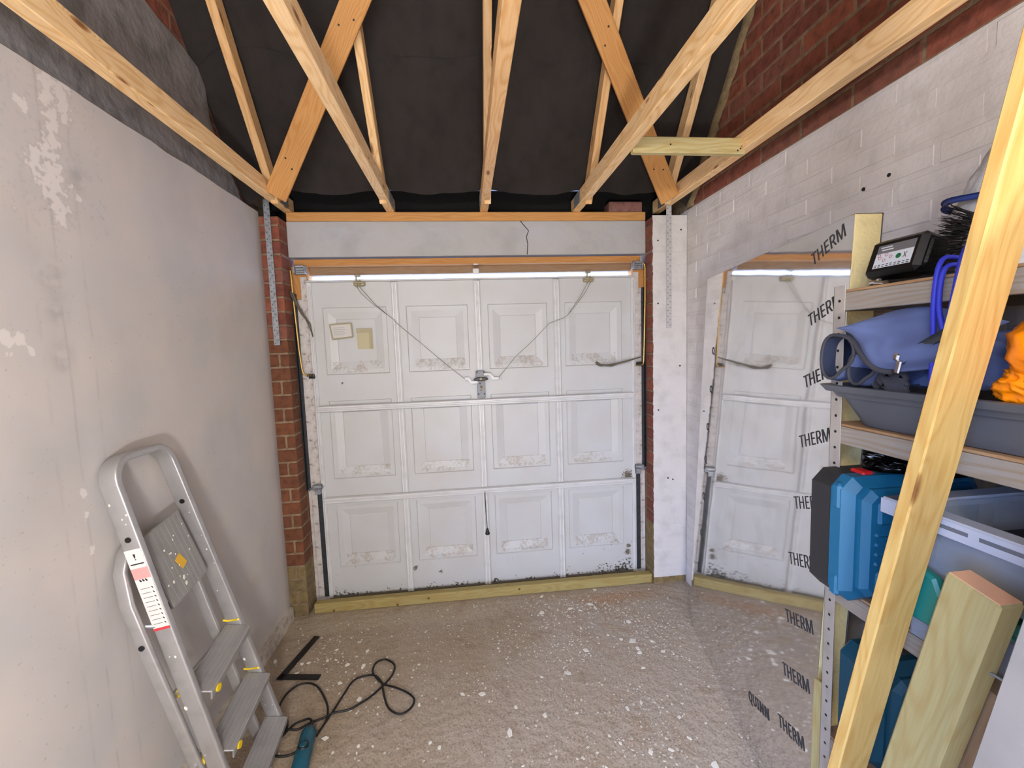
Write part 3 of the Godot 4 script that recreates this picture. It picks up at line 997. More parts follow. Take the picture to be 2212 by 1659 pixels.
func garage_door() -> void:
	var d := thing("door_1", Vector3(0.08, 0.03, ZD), "white steel up-and-over garage door of twelve pressed panels, closed, seen from inside", "garage door")
	meta(d, "", "", "", "structure")
	var wm := mk("door_white", Color(0.785, 0.79, 0.785), 0.42)
	wm.albedo_texture = dirt_image()
	tri_map(mk("rib_white", Color(0.86, 0.86, 0.855), 0.35), 0.4, M.soft)
	# the skin round the panels
	var xs := [-0.868, -0.394, 0.0785, 0.551, 1.030]
	var pys := [[1.367, 1.752], [0.753, 1.216], [0.212, 0.591]]
	var iys := [[1.437, 1.686], [0.82, 1.150], [0.283, 0.524]]
	var sk := MB.new()
	for c in 4:
		var cx: float = [-0.625, -0.158, 0.316, 0.780][c]
		rect_skin(sk, xs[c], cx - 0.178, 0.03, 1.9, ZD)
		rect_skin(sk, cx + 0.178, xs[c + 1], 0.03, 1.9, ZD)
		var last := 0.03
		for r in [2, 1, 0]:
			rect_skin(sk, cx - 0.178, cx + 0.178, last, pys[r][0], ZD)
			last = pys[r][1]
		rect_skin(sk, cx - 0.178, cx + 0.178, last, 1.9, ZD)
		for r in 3:
			var pb := MB.new()
			var o := Rect2(cx - 0.178, pys[r][0], 0.356, pys[r][1] - pys[r][0])
			var o2 := o.grow(-0.004)
			var md := o.grow(-0.028)
			var n := Rect2(cx - 0.109, iys[r][0], 0.218, iys[r][1] - iys[r][0])
			var n2 := n.grow(-0.004)
			ring_skin(pb, o, ZD, o2, ZD - 0.009)
			ring_skin(pb, o2, ZD - 0.009, md, ZD - 0.009)
			ring_skin(pb, md, ZD - 0.009, n, ZD - 0.018)
			ring_skin(pb, n, ZD - 0.018, n2, ZD - 0.0155)
			rect_skin(pb, n2.position.x, n2.end.x, n2.position.y, n2.end.y, ZD - 0.0155)
			part("panel", pb, wm, d)
	sk.cbox(Vector3(-0.872, 0.03, ZD - 0.034), Vector3(1.034, 1.9, ZD - 0.026), 0.0)
	sk.cbox(Vector3(-0.875, 1.893, ZD - 0.03), Vector3(1.037, 1.903, ZD + 0.022), 0.002)
	part("skin", sk, wm, d)
	var bs := MB.new()
	bs.cbox(Vector3(-0.872, 0.0, ZD - 0.034), Vector3(1.034, 0.036, ZD + 0.010), 0.003)
	part("bottom_seal", bs, M.cobweb, d)
	# ribs: folded channels with two ridges and a groove between
	for x in [-0.394, 0.0785, 0.551]:
		for seg in [[0.03, 0.618], [0.65, 1.158], [1.192, 1.89]]:
			if x > 0.0 and x < 0.2 and seg[0] > 1.0:
				seg = [1.362, 1.89]
			var mb := MB.new()
			mb.cbox(Vector3(x - 0.019, seg[0], ZD), Vector3(x + 0.019, seg[1], ZD + 0.012), 0.002)
			mb.cbox(Vector3(x - 0.016, seg[0] + 0.003, ZD + 0.011), Vector3(x - 0.003, seg[1] - 0.003, ZD + 0.021), 0.003)
			mb.cbox(Vector3(x + 0.003, seg[0] + 0.003, ZD + 0.011), Vector3(x + 0.016, seg[1] - 0.003, ZD + 0.021), 0.003)
			part("stile", mb, M.rib_white, d)
	for x in [-0.864, 1.026]:
		var mb := MB.new()
		mb.cbox(Vector3(x - 0.012, 0.03, ZD - 0.01), Vector3(x + 0.012, 1.893, ZD + 0.012), 0.002)
		mb.cbox(Vector3(x - 0.004 + signf(x) * -0.004, 0.04, ZD + 0.01), Vector3(x + 0.005 + signf(x) * -0.004, 1.87, ZD + 0.022), 0.003)
		part("edge_stile", mb, M.rib_white, d)
	for y in [1.175, 0.633]:
		var mb := MB.new()
		mb.cbox(Vector3(-0.866, y - 0.020, ZD), Vector3(1.028, y + 0.016, ZD + 0.020), 0.002)
		mb.cbox(Vector3(-0.864, y + 0.002, ZD + 0.018), Vector3(1.026, y + 0.015, ZD + 0.034), 0.003)
		mb.cbox(Vector3(-0.864, y - 0.018, ZD + 0.018), Vector3(1.026, y - 0.007, ZD + 0.027), 0.003)
		part("rail", mb, M.rib_white, d)
	# lock: plate, crank arms, T handle, key cylinder
	var z := ZD + 0.014
	var lk := MB.new()
	lk.cbox(Vector3(0.052, 1.300, z), Vector3(0.107, 1.360, z + 0.012), 0.003)
	lk.cbox(Vector3(0.058, 1.198, z), Vector3(0.106, 1.302, z + 0.010), 0.003)
	var plate := part("lock_plate", lk, M.lock_metal, d)
	for q in [Vector2(0.059, 1.352), Vector2(0.100, 1.352), Vector2(0.064, 1.222), Vector2(0.100, 1.222), Vector2(0.075, 1.285)]:
		var sb := MB.new()
		sb.tube([Vector3(q.x, q.y, z + 0.009), Vector3(q.x, q.y, z + 0.0155)], 0.0052, 8)
		put("screw", sb.mesh(), M.dark_steel, plate)
	for s in [0, 1]:
		var ab := MB.new()
		var ap := PackedVector2Array([Vector2(-0.016, 1.325), Vector2(0.012, 1.325), Vector2(0.028, 1.301), Vector2(0.062, 1.302), Vector2(0.062, 1.287), Vector2(0.022, 1.284), Vector2(0.004, 1.309), Vector2(-0.016, 1.309)])
		if s == 1:
			ap = PackedVector2Array([Vector2(0.100, 1.346), Vector2(0.140, 1.346), Vector2(0.160, 1.320), Vector2(0.186, 1.320), Vector2(0.186, 1.304), Vector2(0.150, 1.304), Vector2(0.132, 1.331), Vector2(0.100, 1.331)])
		ab.prism(Transform3D(Basis(), Vector3(0, 0, z + 0.012)), ap, 0.0, 0.004, 0.001)
		part("crank_arm", ab, M.rib_white, d)
	var hp := PackedVector2Array([Vector2(-0.044, -0.003), Vector2(-0.036, -0.009), Vector2(-0.012, -0.012), Vector2(0.012, -0.012), Vector2(0.036, -0.008), Vector2(0.045, -0.001), Vector2(0.036, 0.006), Vector2(0.012, 0.010), Vector2(-0.012, 0.010), Vector2(-0.036, 0.004)])
	var hb := MB.new()
	hb.prism(Transform3D(Basis(), Vector3(0.081, 1.313, z + 0.016)), hp, 0.0, 0.012, 0.003)
	var hd := part("lock_handle", hb, M.black, d, "black turning handle in the middle of the lock")
	var cb := MB.new()
	cb.tube([Vector3(0.081, 1.313, z + 0.027), Vector3(0.081, 1.313, z + 0.031)], 0.0075, 12)
	put("hub_screw", cb.mesh(), M.dull_brass, hd)
	var kb := MB.new()
	kb.tube([Vector3(0.082, 1.264, z + 0.009), Vector3(0.082, 1.264, z + 0.017)], 0.0088, 14)
	kb.cbox(Vector3(0.0775, 1.240, z + 0.009), Vector3(0.0875, 1.262, z + 0.016), 0.003)
	part("key_cylinder", kb, M.dull_brass, d)
	var kh := MB.new()
	kh.tube([Vector3(0.082, 1.265, z + 0.0165), Vector3(0.082, 1.265, z + 0.0178)], 0.0062, 10)
	part("keyhole", kh, M.black, d)
	# latches on the top edge, each with its striker on the head of the frame
	for x in [-0.588, 0.747]:
		var mb := MB.new()
		mb.cbox(Vector3(x - 0.030, 1.868, ZD), Vector3(x + 0.034, 1.905, ZD + 0.020), 0.005)
		mb.cbox(Vector3(x - 0.014, 1.860, ZD + 0.018), Vector3(x - 0.006, 1.925, ZD + 0.034), 0.003)
		mb.cbox(Vector3(x + 0.004, 1.862, ZD + 0.018), Vector3(x + 0.014, 1.902, ZD + 0.030), 0.004)
		mb.tube([Vector3(x - 0.026, 1.885, ZD + 0.028), Vector3(x + 0.03, 1.885, ZD + 0.028)], 0.006, 10)
		mb.cbox(Vector3(x - 0.02, 1.918, ZD + 0.004), Vector3(x + 0.012, 1.928, ZD + 0.03), 0.002)
		tri_map(mk("latch_metal", Color(0.72, 0.68, 0.55), 0.45, 0.4), 0.1, M.mottled)
		part("latch", mb, M.latch_metal, d, "cream metal spring latch")
	# thin wires from the latches down to the crank arms, gone slack
	wire(d, [Vector2(-0.596, 1.862), Vector2(-0.575, 1.825), Vector2(-0.515, 1.765), Vector2(-0.46, 1.72), Vector2(-0.403, 1.674)], 0.0011, M.dark_steel)
	wire(d, [Vector2(-0.583, 1.862), Vector2(-0.50, 1.76), Vector2(-0.435, 1.70), Vector2(-0.403, 1.674), Vector2(-0.39, 1.655), Vector2(-0.25, 1.528), Vector2(-0.10, 1.39), Vector2(-0.012, 1.316)], 0.0012, M.dark_steel)
	wire(d, [Vector2(0.738, 1.862), Vector2(0.69, 1.78), Vector2(0.655, 1.73), Vector2(0.612, 1.674)], 0.0012, M.cobweb)
	wire(d, [Vector2(0.755, 1.862), Vector2(0.72, 1.80), Vector2(0.65, 1.715), Vector2(0.606, 1.668), Vector2(0.58, 1.655), Vector2(0.50, 1.628), Vector2(0.40, 1.53), Vector2(0.29, 1.435), Vector2(0.188, 1.318)], 0.0013, M.cobweb)
	wire(d, [Vector2(0.19, 1.314), Vector2(0.205, 1.335), Vector2(0.208, 1.31), Vector2(0.204, 1.297)], 0.0016, M.rib_white)
	# black pull cord tied to the lower rail, with a knotted end
	var pc := MB.new()
	pc.tube([Vector3(0.079, 0.628, ZD + 0.036), Vector3(0.078, 0.59, ZD + 0.032), Vector3(0.081, 0.48, ZD + 0.026), Vector3(0.084, 0.40, ZD + 0.025)], 0.0024, 6)
	var cord := part("pull_cord", pc, M.cable, d, "black pull cord")
	var kn := MB.new()
	kn.lathe(Transform3D(Basis(), Vector3(0.085, 0.355, ZD + 0.026)), [Vector2(0.0, 0.045), Vector2(0.004, 0.042), Vector2(0.008, 0.03), Vector2(0.010, 0.018), Vector2(0.014, 0.012), Vector2(0.013, 0.003), Vector2(0.006, 0.0), Vector2(0.0, 0.0)], 10)
	put("knot", kn.mesh(), M.cable, cord)
	# lifting gear at both sides
	for s in [-1.0, 1.0]:
		var cx := -0.895 if s < 0.0 else 1.048
		var gb := MB.new()
		gb.cbox(Vector3(cx - 0.035, 1.935, ZD + 0.015), Vector3(cx + 0.03, 1.985, ZD + 0.030), 0.003)
		gb.cbox(Vector3(cx - 0.022, 1.968, ZD + 0.028), Vector3(cx + 0.024, 1.982, ZD + 0.055), 0.003)
		gb.cbox(Vector3(cx - 0.034, 1.938, ZD + 0.028), Vector3(cx - 0.024, 1.978, ZD + 0.05), 0.002)
		gb.cbox(Vector3(cx + 0.022, 1.938, ZD + 0.028), Vector3(cx + 0.030, 1.978, ZD + 0.05), 0.002)
		gb.tube([Vector3(cx - 0.02, 1.952, ZD + 0.032), Vector3(cx + 0.018, 1.952, ZD + 0.032)], 0.008, 8)
		part("corner_bracket", gb, M.galvanised, d)
		var tr := MB.new()
		var tx := -0.944 if s < 0.0 else 1.090
		var y0 := 0.70
		tr.cbox(Vector3(tx - 0.009, y0, ZD - 0.005), Vector3(tx + 0.009, 1.83, ZD + 0.006), 0.001)
		tr.cbox(Vector3(tx - 0.010, y0, ZD + 0.004), Vector3(tx - 0.006, 1.83, ZD + 0.030), 0.001)
		tr.cbox(Vector3(tx + 0.006, y0, ZD + 0.004), Vector3(tx + 0.010, 1.83, ZD + 0.030), 0.001)
		part("track", tr, M.dark_steel, d)
		var rod := MB.new()
		var rp := [Vector2(-0.945, 1.955), Vector2(-0.943, 1.93), Vector2(-0.938, 1.75), Vector2(-0.930, 1.52), Vector2(-0.922, 1.41), Vector2(-0.917, 1.385), Vector2(-0.905, 1.374), Vector2(-0.862, 1.369)] if s < 0.0 else [Vector2(1.052, 1.972), Vector2(1.072, 1.972), Vector2(1.086, 1.962), Vector2(1.090, 1.94), Vector2(1.089, 1.75), Vector2(1.082, 1.50), Vector2(1.078, 1.385), Vector2(1.074, 1.365), Vector2(1.060, 1.357), Vector2(1.026, 1.358)]
		var pts := []
		for q in rp:
			pts.append(Vector3(q.x, q.y, ZD + 0.042))
		rod.tube(pts, 0.0048, 10)
		part("lift_rod", rod, M.brass, d, "brassy bent lifting rod")
		var sp := MB.new()
		var sx := -0.892 if s < 0.0 else 1.058
		pts = []
		for k in 49:
			var a := TAU * k / 12.0
			pts.append(Vector3(sx + s * -0.035 * k / 48.0 + (0.01 if s > 0 else 0.0), 1.366 + 0.011 * sin(a), ZD + 0.038 + 0.011 * cos(a)))
		sp.tube(pts, 0.003, 6)
		part("spring", sp, M.dark_steel, d)
		var st := MB.new()
		var ex := -0.886 if s < 0.0 else 1.050
		st.cbox(Vector3(ex - 0.013, 0.045, ZD + 0.004), Vector3(ex + 0.013, 0.70, ZD + 0.016), 0.002)
		part("edge_strip", st, M.dark_steel, d)
		var rl := MB.new()
		var ry := 0.72
		rl.tube([Vector3(ex - 0.02, ry, ZD + 0.02), Vector3(ex + 0.018, ry, ZD + 0.02)], 0.017, 12)
		rl.tube([Vector3(ex + s * 0.05, ry - 0.01, ZD + 0.024), Vector3(ex - s * 0.03, ry + 0.003, ZD + 0.03)], 0.006, 8)
		rl.cbox(Vector3(ex - 0.02, ry - 0.045, ZD + 0.012), Vector3(ex + 0.012, ry - 0.012, ZD + 0.03), 0.003)
		rl.cbox(Vector3(ex + s * 0.02 - 0.012, ry - 0.02, ZD + 0.014), Vector3(ex + s * 0.02 + 0.012, ry + 0.012, ZD + 0.034), 0.003)
		part("roller", rl, M.galvanised, d)
	# grey cobweb hanging off the tracks
	for cw in [[Vector3(-0.950, 1.842, 0.04), Vector3(-0.925, 1.775, 0.05), Vector3(-0.895, 1.715, 0.045), Vector3(-0.868, 1.655, 0.03), Vector3(-0.855, 1.59, 0.025)], [Vector3(0.783, 1.383, 0.028), Vector3(0.81, 1.366, 0.03), Vector3(0.88, 1.366, 0.035), Vector3(0.96, 1.385, 0.04), Vector3(1.075, 1.418, 0.045)]]:
		var wb := MB.new()
		for k in 3:
			var pts := []
			for q in cw:
				pts.append(Vector3(q.x + rng.randf_range(-0.005, 0.005), q.y + rng.randf_range(-0.008, 0.008), ZD + q.z))
			wb.tube(pts, [0.006 - 0.001 * k, 0.0075 - 0.002 * k, 0.0055 - 0.001 * k, 0.003, 0.0015], 6)
		part("cobweb", wb, M.cobweb, d, "thick dusty cobweb strand")
	frame()
	# two old papers stuck on the upper left panel
	var pz := ZD - 0.0195
	var p1 := thing("plastic_wallet", Vector3(-0.706, 1.58, pz), "clear plastic wallet stuck aslant on the upper left door panel", "paper", "papers on the door")
	var q1 := MB.new()
	q1.flat_quad(Vector3(-0.767, 1.655, ZD - 0.006), Vector3(-0.757, 1.573, ZD - 0.006), Vector3(-0.646, 1.584, ZD - 0.004), Vector3(-0.651, 1.660, ZD - 0.004), Vector3.BACK)
	part("sheet", q1, mk("wallet_paper", Color(0.80, 0.79, 0.76), 0.5), p1)
	var q2 := MB.new()
	for e in [[Vector3(-0.769, 1.655, 0), Vector3(-0.650, 1.661, 0)], [Vector3(-0.650, 1.661, 0), Vector3(-0.645, 1.583, 0)], [Vector3(-0.757, 1.572, 0), Vector3(-0.645, 1.583, 0)], [Vector3(-0.769, 1.655, 0), Vector3(-0.757, 1.572, 0)]]:
		q2.tube([e[0] + Vector3(0, 0, ZD - 0.004), e[1] + Vector3(0, 0, ZD - 0.003)], 0.004, 6)
	part("yellowed_edge", q2, mk("old_tape", Color(0.66, 0.62, 0.48), 0.5), p1)
	var q3 := MB.new()
	for k in 5:
		q3.cbox(Vector3(-0.75, 1.636 - k * 0.010, ZD - 0.0052), Vector3(-0.69 + 0.008 * (k % 2), 1.638 - k * 0.010, ZD - 0.0042), 0.0)
	part("printed_lines", q3, mk("faint_print", Color(0.62, 0.62, 0.61), 0.6), p1)
	var p2 := thing("yellowed_paper", Vector3(-0.578, 1.512, pz), "small square of yellowed paper stuck right of the plastic wallet", "paper", "papers on the door")
	var q4 := MB.new()
	q4.sheet(func(u, v): return Vector3(lerpf(-0.622, -0.536, u) + 0.002 * v, lerpf(1.628, 1.513, v) - 0.003 * u, ZD - 0.006 + 0.004 * sin(u * 3.0 + v * 2.0)), 6, 6, Vector3.BACK, 0.0015)
	part("sheet", q4, mk("old_paper", Color(0.72, 0.685, 0.54), 0.55), p2)
	var q5 := MB.new()
	q5.cbox(Vector3(-0.622, 1.606, ZD - 0.001), Vector3(-0.536, 1.628, ZD + 0.001), 0.0005)
	q5.cbox(Vector3(-0.552, 1.515, ZD - 0.002), Vector3(-0.538, 1.605, ZD + 0.001), 0.0005)
	part("tape", q5, M.old_tape, p2)
	# pressure treated timber laid along the foot of the door
	var s := thing("threshold_timber", Vector3(0.08, 0, -2.49), "pale green treated timber lying along the foot of the garage door", "timber")
	var sb := MB.new()
	sb.box(Transform3D(Basis(), Vector3(0.083, 0.03, -2.491)), Vector3(2.025, 0.058, 0.05), 0.005, Vector2(0.2, 0.05))
	part("board", sb, M.sill_wood, s)
	for q in [Vector2(-0.46, 0.012), Vector2(-0.28, 0.035), Vector2(0.26, 0.04), Vector2(-0.82, 0.012)]:
		var kb2 := MB.new()
		kb2.tube([Vector3(q.x, q.y, -2.4665), Vector3(q.x, q.y, -2.4650)], 0.007, 8)
		part("knot", kb2, mk("dark_knot", Color(0.36, 0.28, 0.14), 0.8), s)


func wire(d: Node3D, at: Array, r: float, m: Material) -> void:
	var pts := []
	for k in at.size():
		pts.append(Vector3(at[k].x, at[k].y, ZD + 0.034))
	var mb := MB.new()
	mb.tube(pts, r, 5)
	part("wire", mb, m, d)


func frame() -> void:
	# timber frame: bare orange head, white painted jambs
	var f := thing("door_frame", Vector3(0.08, 0, ZD), "timber door frame with a bare orange head and flaking white jambs", "door frame")
	var hb := MB.new()
	hb.cbox(Vector3(-0.93, 1.982, ZD - 0.06), Vector3(1.07, 2.018, ZD + 0.024), 0.003, Vector2(0.4, 0.03))
	part("head", hb, M.frame_wood, f)
	var h2 := MB.new()
	h2.cbox(Vector3(-0.95, 1.938, ZD - 0.09), Vector3(1.10, 1.984, ZD - 0.035), 0.002, Vector2(0.1, 0.06))
	part("inner_head", h2, M.brown_wood, f)
	var cp := MB.new()
	cp.cbox(Vector3(0.060, 1.925, ZD - 0.035), Vector3(0.095, 1.958, ZD + 0.012), 0.003)
	cp.cbox(Vector3(0.064, 1.975, ZD + 0.02), Vector3(0.092, 1.983, ZD + 0.03), 0.002)
	part("keeper", cp, M.rib_white, f)
	for s in [-1.0, 1.0]:
		var a := -0.953 if s < 0.0 else 1.028
		var b := -0.868 if s < 0.0 else 1.10
		var jb := MB.new()
		jb.cbox(Vector3(a, 0.0, ZD - 0.08), Vector3(b, 1.80 if s < 0.0 else 1.83, ZD + 0.003), 0.003)
		var m0 := -0.935 if s < 0.0 else 1.038
		var m1 := -0.880 if s < 0.0 else 1.078
		jb.cbox(Vector3(m0, 0.05, ZD), Vector3(m1, 1.80, ZD + 0.008), 0.003)
		part("jamb", jb, M.jamb_white, f)
		var ub := MB.new()
		ub.cbox(Vector3(a, 1.80 if s < 0.0 else 1.83, ZD - 0.08), Vector3(b, 1.984, ZD + 0.003), 0.002, Vector2(0.6, 0.01))
		part("bare_jamb_top", ub, M.frame_wood, f)
		var wb := MB.new()
		wb.cbox(Vector3(-0.908 if s < 0.0 else 1.030, 1.79, ZD), Vector3(-0.874 if s < 0.0 else 1.062, 1.925, ZD + 0.010), 0.002)
		part("bead", wb, M.jamb_white, f)


# ------------------------------------------------------------------ on the floor
func floor_things() -> void:
	# the L shaped black bracket
	var t := thing("steel_bracket", Vector3(-0.92, 0, -1.98), "flat black L-shaped steel bracket lying on the floor near the left wall", "bracket")
	var c := Vector3(-0.915, 0.004, -1.985)
	for e in [Vector3(-0.846, 0.004, -2.258), Vector3(-0.735, 0.004, -1.957)]:
		var d: Vector3 = (e - c)
		var mb := MB.new()
		mb.box(Transform3D(basis_of(d, Vector3.UP), c + d * 0.47), Vector3(0.032, d.length() * 1.06, 0.006), 0.0015)
		part("arm", mb, M.black, t)
		for k in 4:
			var hb := MB.new()
			var q: Vector3 = c + d * (0.25 + 0.2 * k) + Vector3(0, 0.003, 0)
			hb.tube([q, q + Vector3(0, 0.0004, 0)], 0.004, 8)
			part("hole", hb, M.dark_steel, t)
	# the power tool and its cable, curled over the concrete
	var tool := thing("power_tool", Vector3(-0.655, 0, -1.56), "teal bodied power tool with a curled black cable lying on the floor", "power tool")
	var a1 := [-0.673,-1.664, -0.686,-1.709, -0.702,-1.723, -0.722,-1.721, -0.752,-1.702, -0.779,-1.658, -0.794,-1.620, -0.791,-1.591, -0.764,-1.567, -0.722,-1.567, -0.686,-1.583]
	var a2 := [-0.644,-1.637, -0.628,-1.701, -0.612,-1.756, -0.595,-1.833, -0.573,-1.903, -0.538,-1.931, -0.484,-1.925, -0.445,-1.887, -0.427,-1.834, -0.398,-1.755, -0.364,-1.708, -0.324,-1.694, -0.289,-1.721, -0.283,-1.762, -0.320,-1.806, -0.380,-1.841, -0.432,-1.870, -0.477,-1.917, -0.498,-1.963, -0.490,-2.007, -0.450,-2.027, -0.403,-1.983, -0.397,-1.941, -0.410,-1.893, -0.438,-1.849, -0.474,-1.803, -0.511,-1.771, -0.553,-1.747, -0.607,-1.737, -0.648,-1.720, -0.692,-1.699, -0.730,-1.680, -0.762,-1.681, -0.796,-1.695, -0.833,-1.747, -0.852,-1.802, -0.849,-1.870, -0.817,-1.917, -0.769,-1.923, -0.722,-1.891, -0.672,-1.825, -0.641,-1.766, -0.629,-1.712, -0.634,-1.674, -0.644,-1.637]
	for a in [a1, a2]:
		var cv := Curve3D.new()
		for k in range(0, a.size(), 2):
			var p := Vector3(a[k], 0.005 + 0.004 * (0.5 + 0.5 * sin(k * 1.7)), a[k + 1])
			var h := Vector3()
			if k >= 2 and k + 3 < a.size():
				h = Vector3(a[k + 2] - a[k - 2], 0, a[k + 3] - a[k - 1]) / 6.0
			cv.add_point(p, -h, h)
		var pts := []
		var l := cv.get_baked_length()
		var n := int(l / 0.012)
		for k in n + 1:
			pts.append(cv.sample_baked(l * k / n, true))
		if a == a1:
			pts[0] = Vector3(-0.672, 0.026, -1.652)
			pts[1] = Vector3(-0.674, 0.026, -1.668)
			pts[2] = Vector3(-0.677, 0.024, -1.683)
		var mb := MB.new()
		mb.tube(pts, 0.0042, 8)
		part("cable", mb, M.cable, tool)
	var along := Vector3(0.13, 0, 0.99).normalized()
	var x := Transform3D(basis_of(along, Vector3.UP), Vector3(-0.672, 0.029, -1.652))
	var bd := MB.new()
	bd.lathe(x, [Vector2(0.0, 0.0), Vector2(0.013, 0.0), Vector2(0.021, 0.006), Vector2(0.023, 0.014), Vector2(0.028, 0.022), Vector2(0.029, 0.035), Vector2(0.028, 0.07), Vector2(0.029, 0.10), Vector2(0.029, 0.30), Vector2(0.0, 0.30)], 22)
	var body := part("body", bd, M.teal_tool, tool)
	var sr := MB.new()
	sr.tube([Vector3(-0.672, 0.027, -1.648), Vector3(-0.674, 0.027, -1.685)], [0.0075, 0.0055], 10)
	part("strain_relief", sr, M.cable, tool)
	var sw := MB.new()
	sw.lathe(Transform3D(Basis(), Vector3(-0.658, 0.053, -1.548)), [Vector2(0.019, 0.0), Vector2(0.019, 0.006), Vector2(0.016, 0.0085), Vector2(0.0, 0.0085)], 18)
	put("switch", sw.mesh(), M.black, body)
	var r2 := MB.new()
	r2.lathe(Transform3D(Basis(), Vector3(-0.658, 0.059, -1.548)), [Vector2(0.013, 0.0), Vector2(0.013, 0.004), Vector2(0.009, 0.005), Vector2(0.0, 0.004)], 16)
	put("switch_cap", r2.mesh(), M.teal_tool, body)

	# paint flakes: the larger ones one by one, the crumbs as one scatter
	var big := [0.105,-1.551,0.021, 0.259,-1.608,0.014, 0.523,-1.949,0.016, 0.598,-1.596,0.017, 0.405,-1.818,0.018, 0.279,-1.811,0.010, 0.144,-1.666,0.010, 0.007,-1.754,0.017, -0.077,-1.766,0.014, -0.260,-1.736,0.012, -0.608,-1.628,0.018, 0.665,-1.614,0.015, 0.776,-1.981,0.026, 0.778,-1.927,0.017, 0.776,-1.895,0.016, 0.753,-1.798,0.013, 0.666,-2.041,0.011, 0.722,-2.000,0.011, 0.868,-1.964,0.011, 0.887,-1.887,0.014, 0.931,-1.862,0.011, 0.787,-1.524,0.010, 0.611,-1.399,0.014, 0.780,-1.432,0.014, 0.813,-1.318,0.026, 0.515,-1.450,0.009, -0.454,-1.900,0.008, -0.519,-1.800,0.018, -0.635,-1.910,0.015, -0.549,-2.001,0.024, -0.630,-2.022,0.016, -0.853,-2.061,0.014, -0.820,-2.066,0.014, -0.735,-2.066,0.014, -0.694,-2.066,0.011, -0.989,-2.097,0.018, -0.855,-1.999,0.014, -0.553,-2.106,0.014, -0.711,-2.140,0.012, -0.580,-1.961,0.008, -0.345,-1.828,0.010, -0.197,-1.550,0.009, -0.161,-1.526,0.009, -0.469,-1.575,0.010, -0.470,-1.545,0.009, -0.559,-1.561,0.007, -0.414,-1.565,0.007, 0.389,-2.431,0.019, 0.652,-2.310,0.018, 0.669,-2.276,0.015, 0.362,-2.277,0.018, 0.529,-2.289,0.018, 0.579,-2.264,0.015, 0.544,-2.115,0.011, 0.720,-2.452,0.013, 0.808,-2.128,0.018, 0.484,-1.484,0.007, 0.418,-1.424,0.007, 0.433,-1.363,0.009, 0.690,-1.397,0.012, 0.141,-1.411,0.007, 0.641,-1.334,0.009]
	for k in range(0, big.size(), 3):
		var o := MeshInstance3D.new()
		o.name = "paint_flake"
		var mb := MB.new()
		flake(mb, Vector3.ZERO, big[k + 2] * 0.85)
		o.mesh = mb.mesh()
		o.material_override = M.chip
		o.position = Vector3(big[k], 0.0, big[k + 1])
		add_child(o, true)
		var p := o.position
		if k == 3 * 24:
			meta(o, "largest loose paint flake near the foil board at the front edge of the view", "paint flake", "paint flakes beside the foil board")
		elif k == 3 * 29:
			meta(o, "large loose paint flake just right of the black bracket's short arm", "paint flake", "paint flakes round the black cable")
		elif p.z < -2.2:
			meta(o, "loose white paint flake on the floor close before the threshold timber", "paint flake", "paint flakes before the threshold timber")
		elif p.x > 0.45:
			meta(o, "loose white paint flake on the dusty floor beside the foil board", "paint flake", "paint flakes beside the foil board")
		elif p.x < -0.30:
			meta(o, "loose white paint flake on the floor round the black cable and bracket", "paint flake", "paint flakes round the black cable")
		else:
			meta(o, "loose white paint flake on the bare middle of the floor", "paint flake", "paint flakes on the middle of the floor")
	var sc := MB.new()
	var dn := noise(71, 2.5, 3)
	var n := 0
	while n < 5600:
		var p := Vector3(rng.randf_range(-0.98, 1.12), 0, rng.randf_range(-2.44, -1.15))
		if p.x > 1.13 + (p.z + 2.089) * -0.22:
			continue
		var dens := 0.10 + 0.9 * exp(-pow((p.x - 0.62) / 0.40, 2.0)) * (0.35 + 0.65 * exp(-pow((p.z + 2.15) / 0.28, 2.0)))
		dens += 0.25 * exp(-pow((p.x + 0.6) / 0.35, 2.0)) * exp(-pow((p.z + 2.05) / 0.25, 2.0))
		dens *= clampf(0.75 + dn.get_noise_2d(p.x, p.z) * 1.6, 0.05, 1.5)
		if rng.randf() > dens:
			continue
		flake(sc, p, 0.0011 + 0.0055 * pow(rng.randf(), 4.5))
		n += 1
	var o := put("paint_crumbs", sc.mesh(), M.crumb, self, "fine white paint crumbs and dust strewn over the whole concrete floor")
	meta(o, "", "paint flake", "", "stuff")


func flake(mb: MB, p: Vector3, r: float) -> void:
	var poly := PackedVector2Array()
	var n := 4 if r < 0.004 else rng.randi_range(4, 6)
	var e := rng.randf_range(0.4, 0.95)
	var tw := rng.randf() * TAU
	for k in n:
		var a := TAU * k / n
		poly.append((Vector2(cos(a), sin(a) * e) * r * rng.randf_range(0.65, 1.3)).rotated(tw))
	mb.prism(Transform3D(Basis(Vector3(1, 0, 0), Vector3(0, 0, 1), Vector3(0, 1, 0)), p + Vector3(0, 0.0003, 0)), poly, 0.0, minf(0.0022, r * 0.3))


# ------------------------------------------------------------------ the step ladder against the left wall
# a point on the ladder: height y, place z along the wall, off in front of the stiles' plane
func lp(y: float, z: float, off := 0.0) -> Vector3:
	return Vector3(-1.018 + 0.18 * (1.2 - y) + off, y, z)


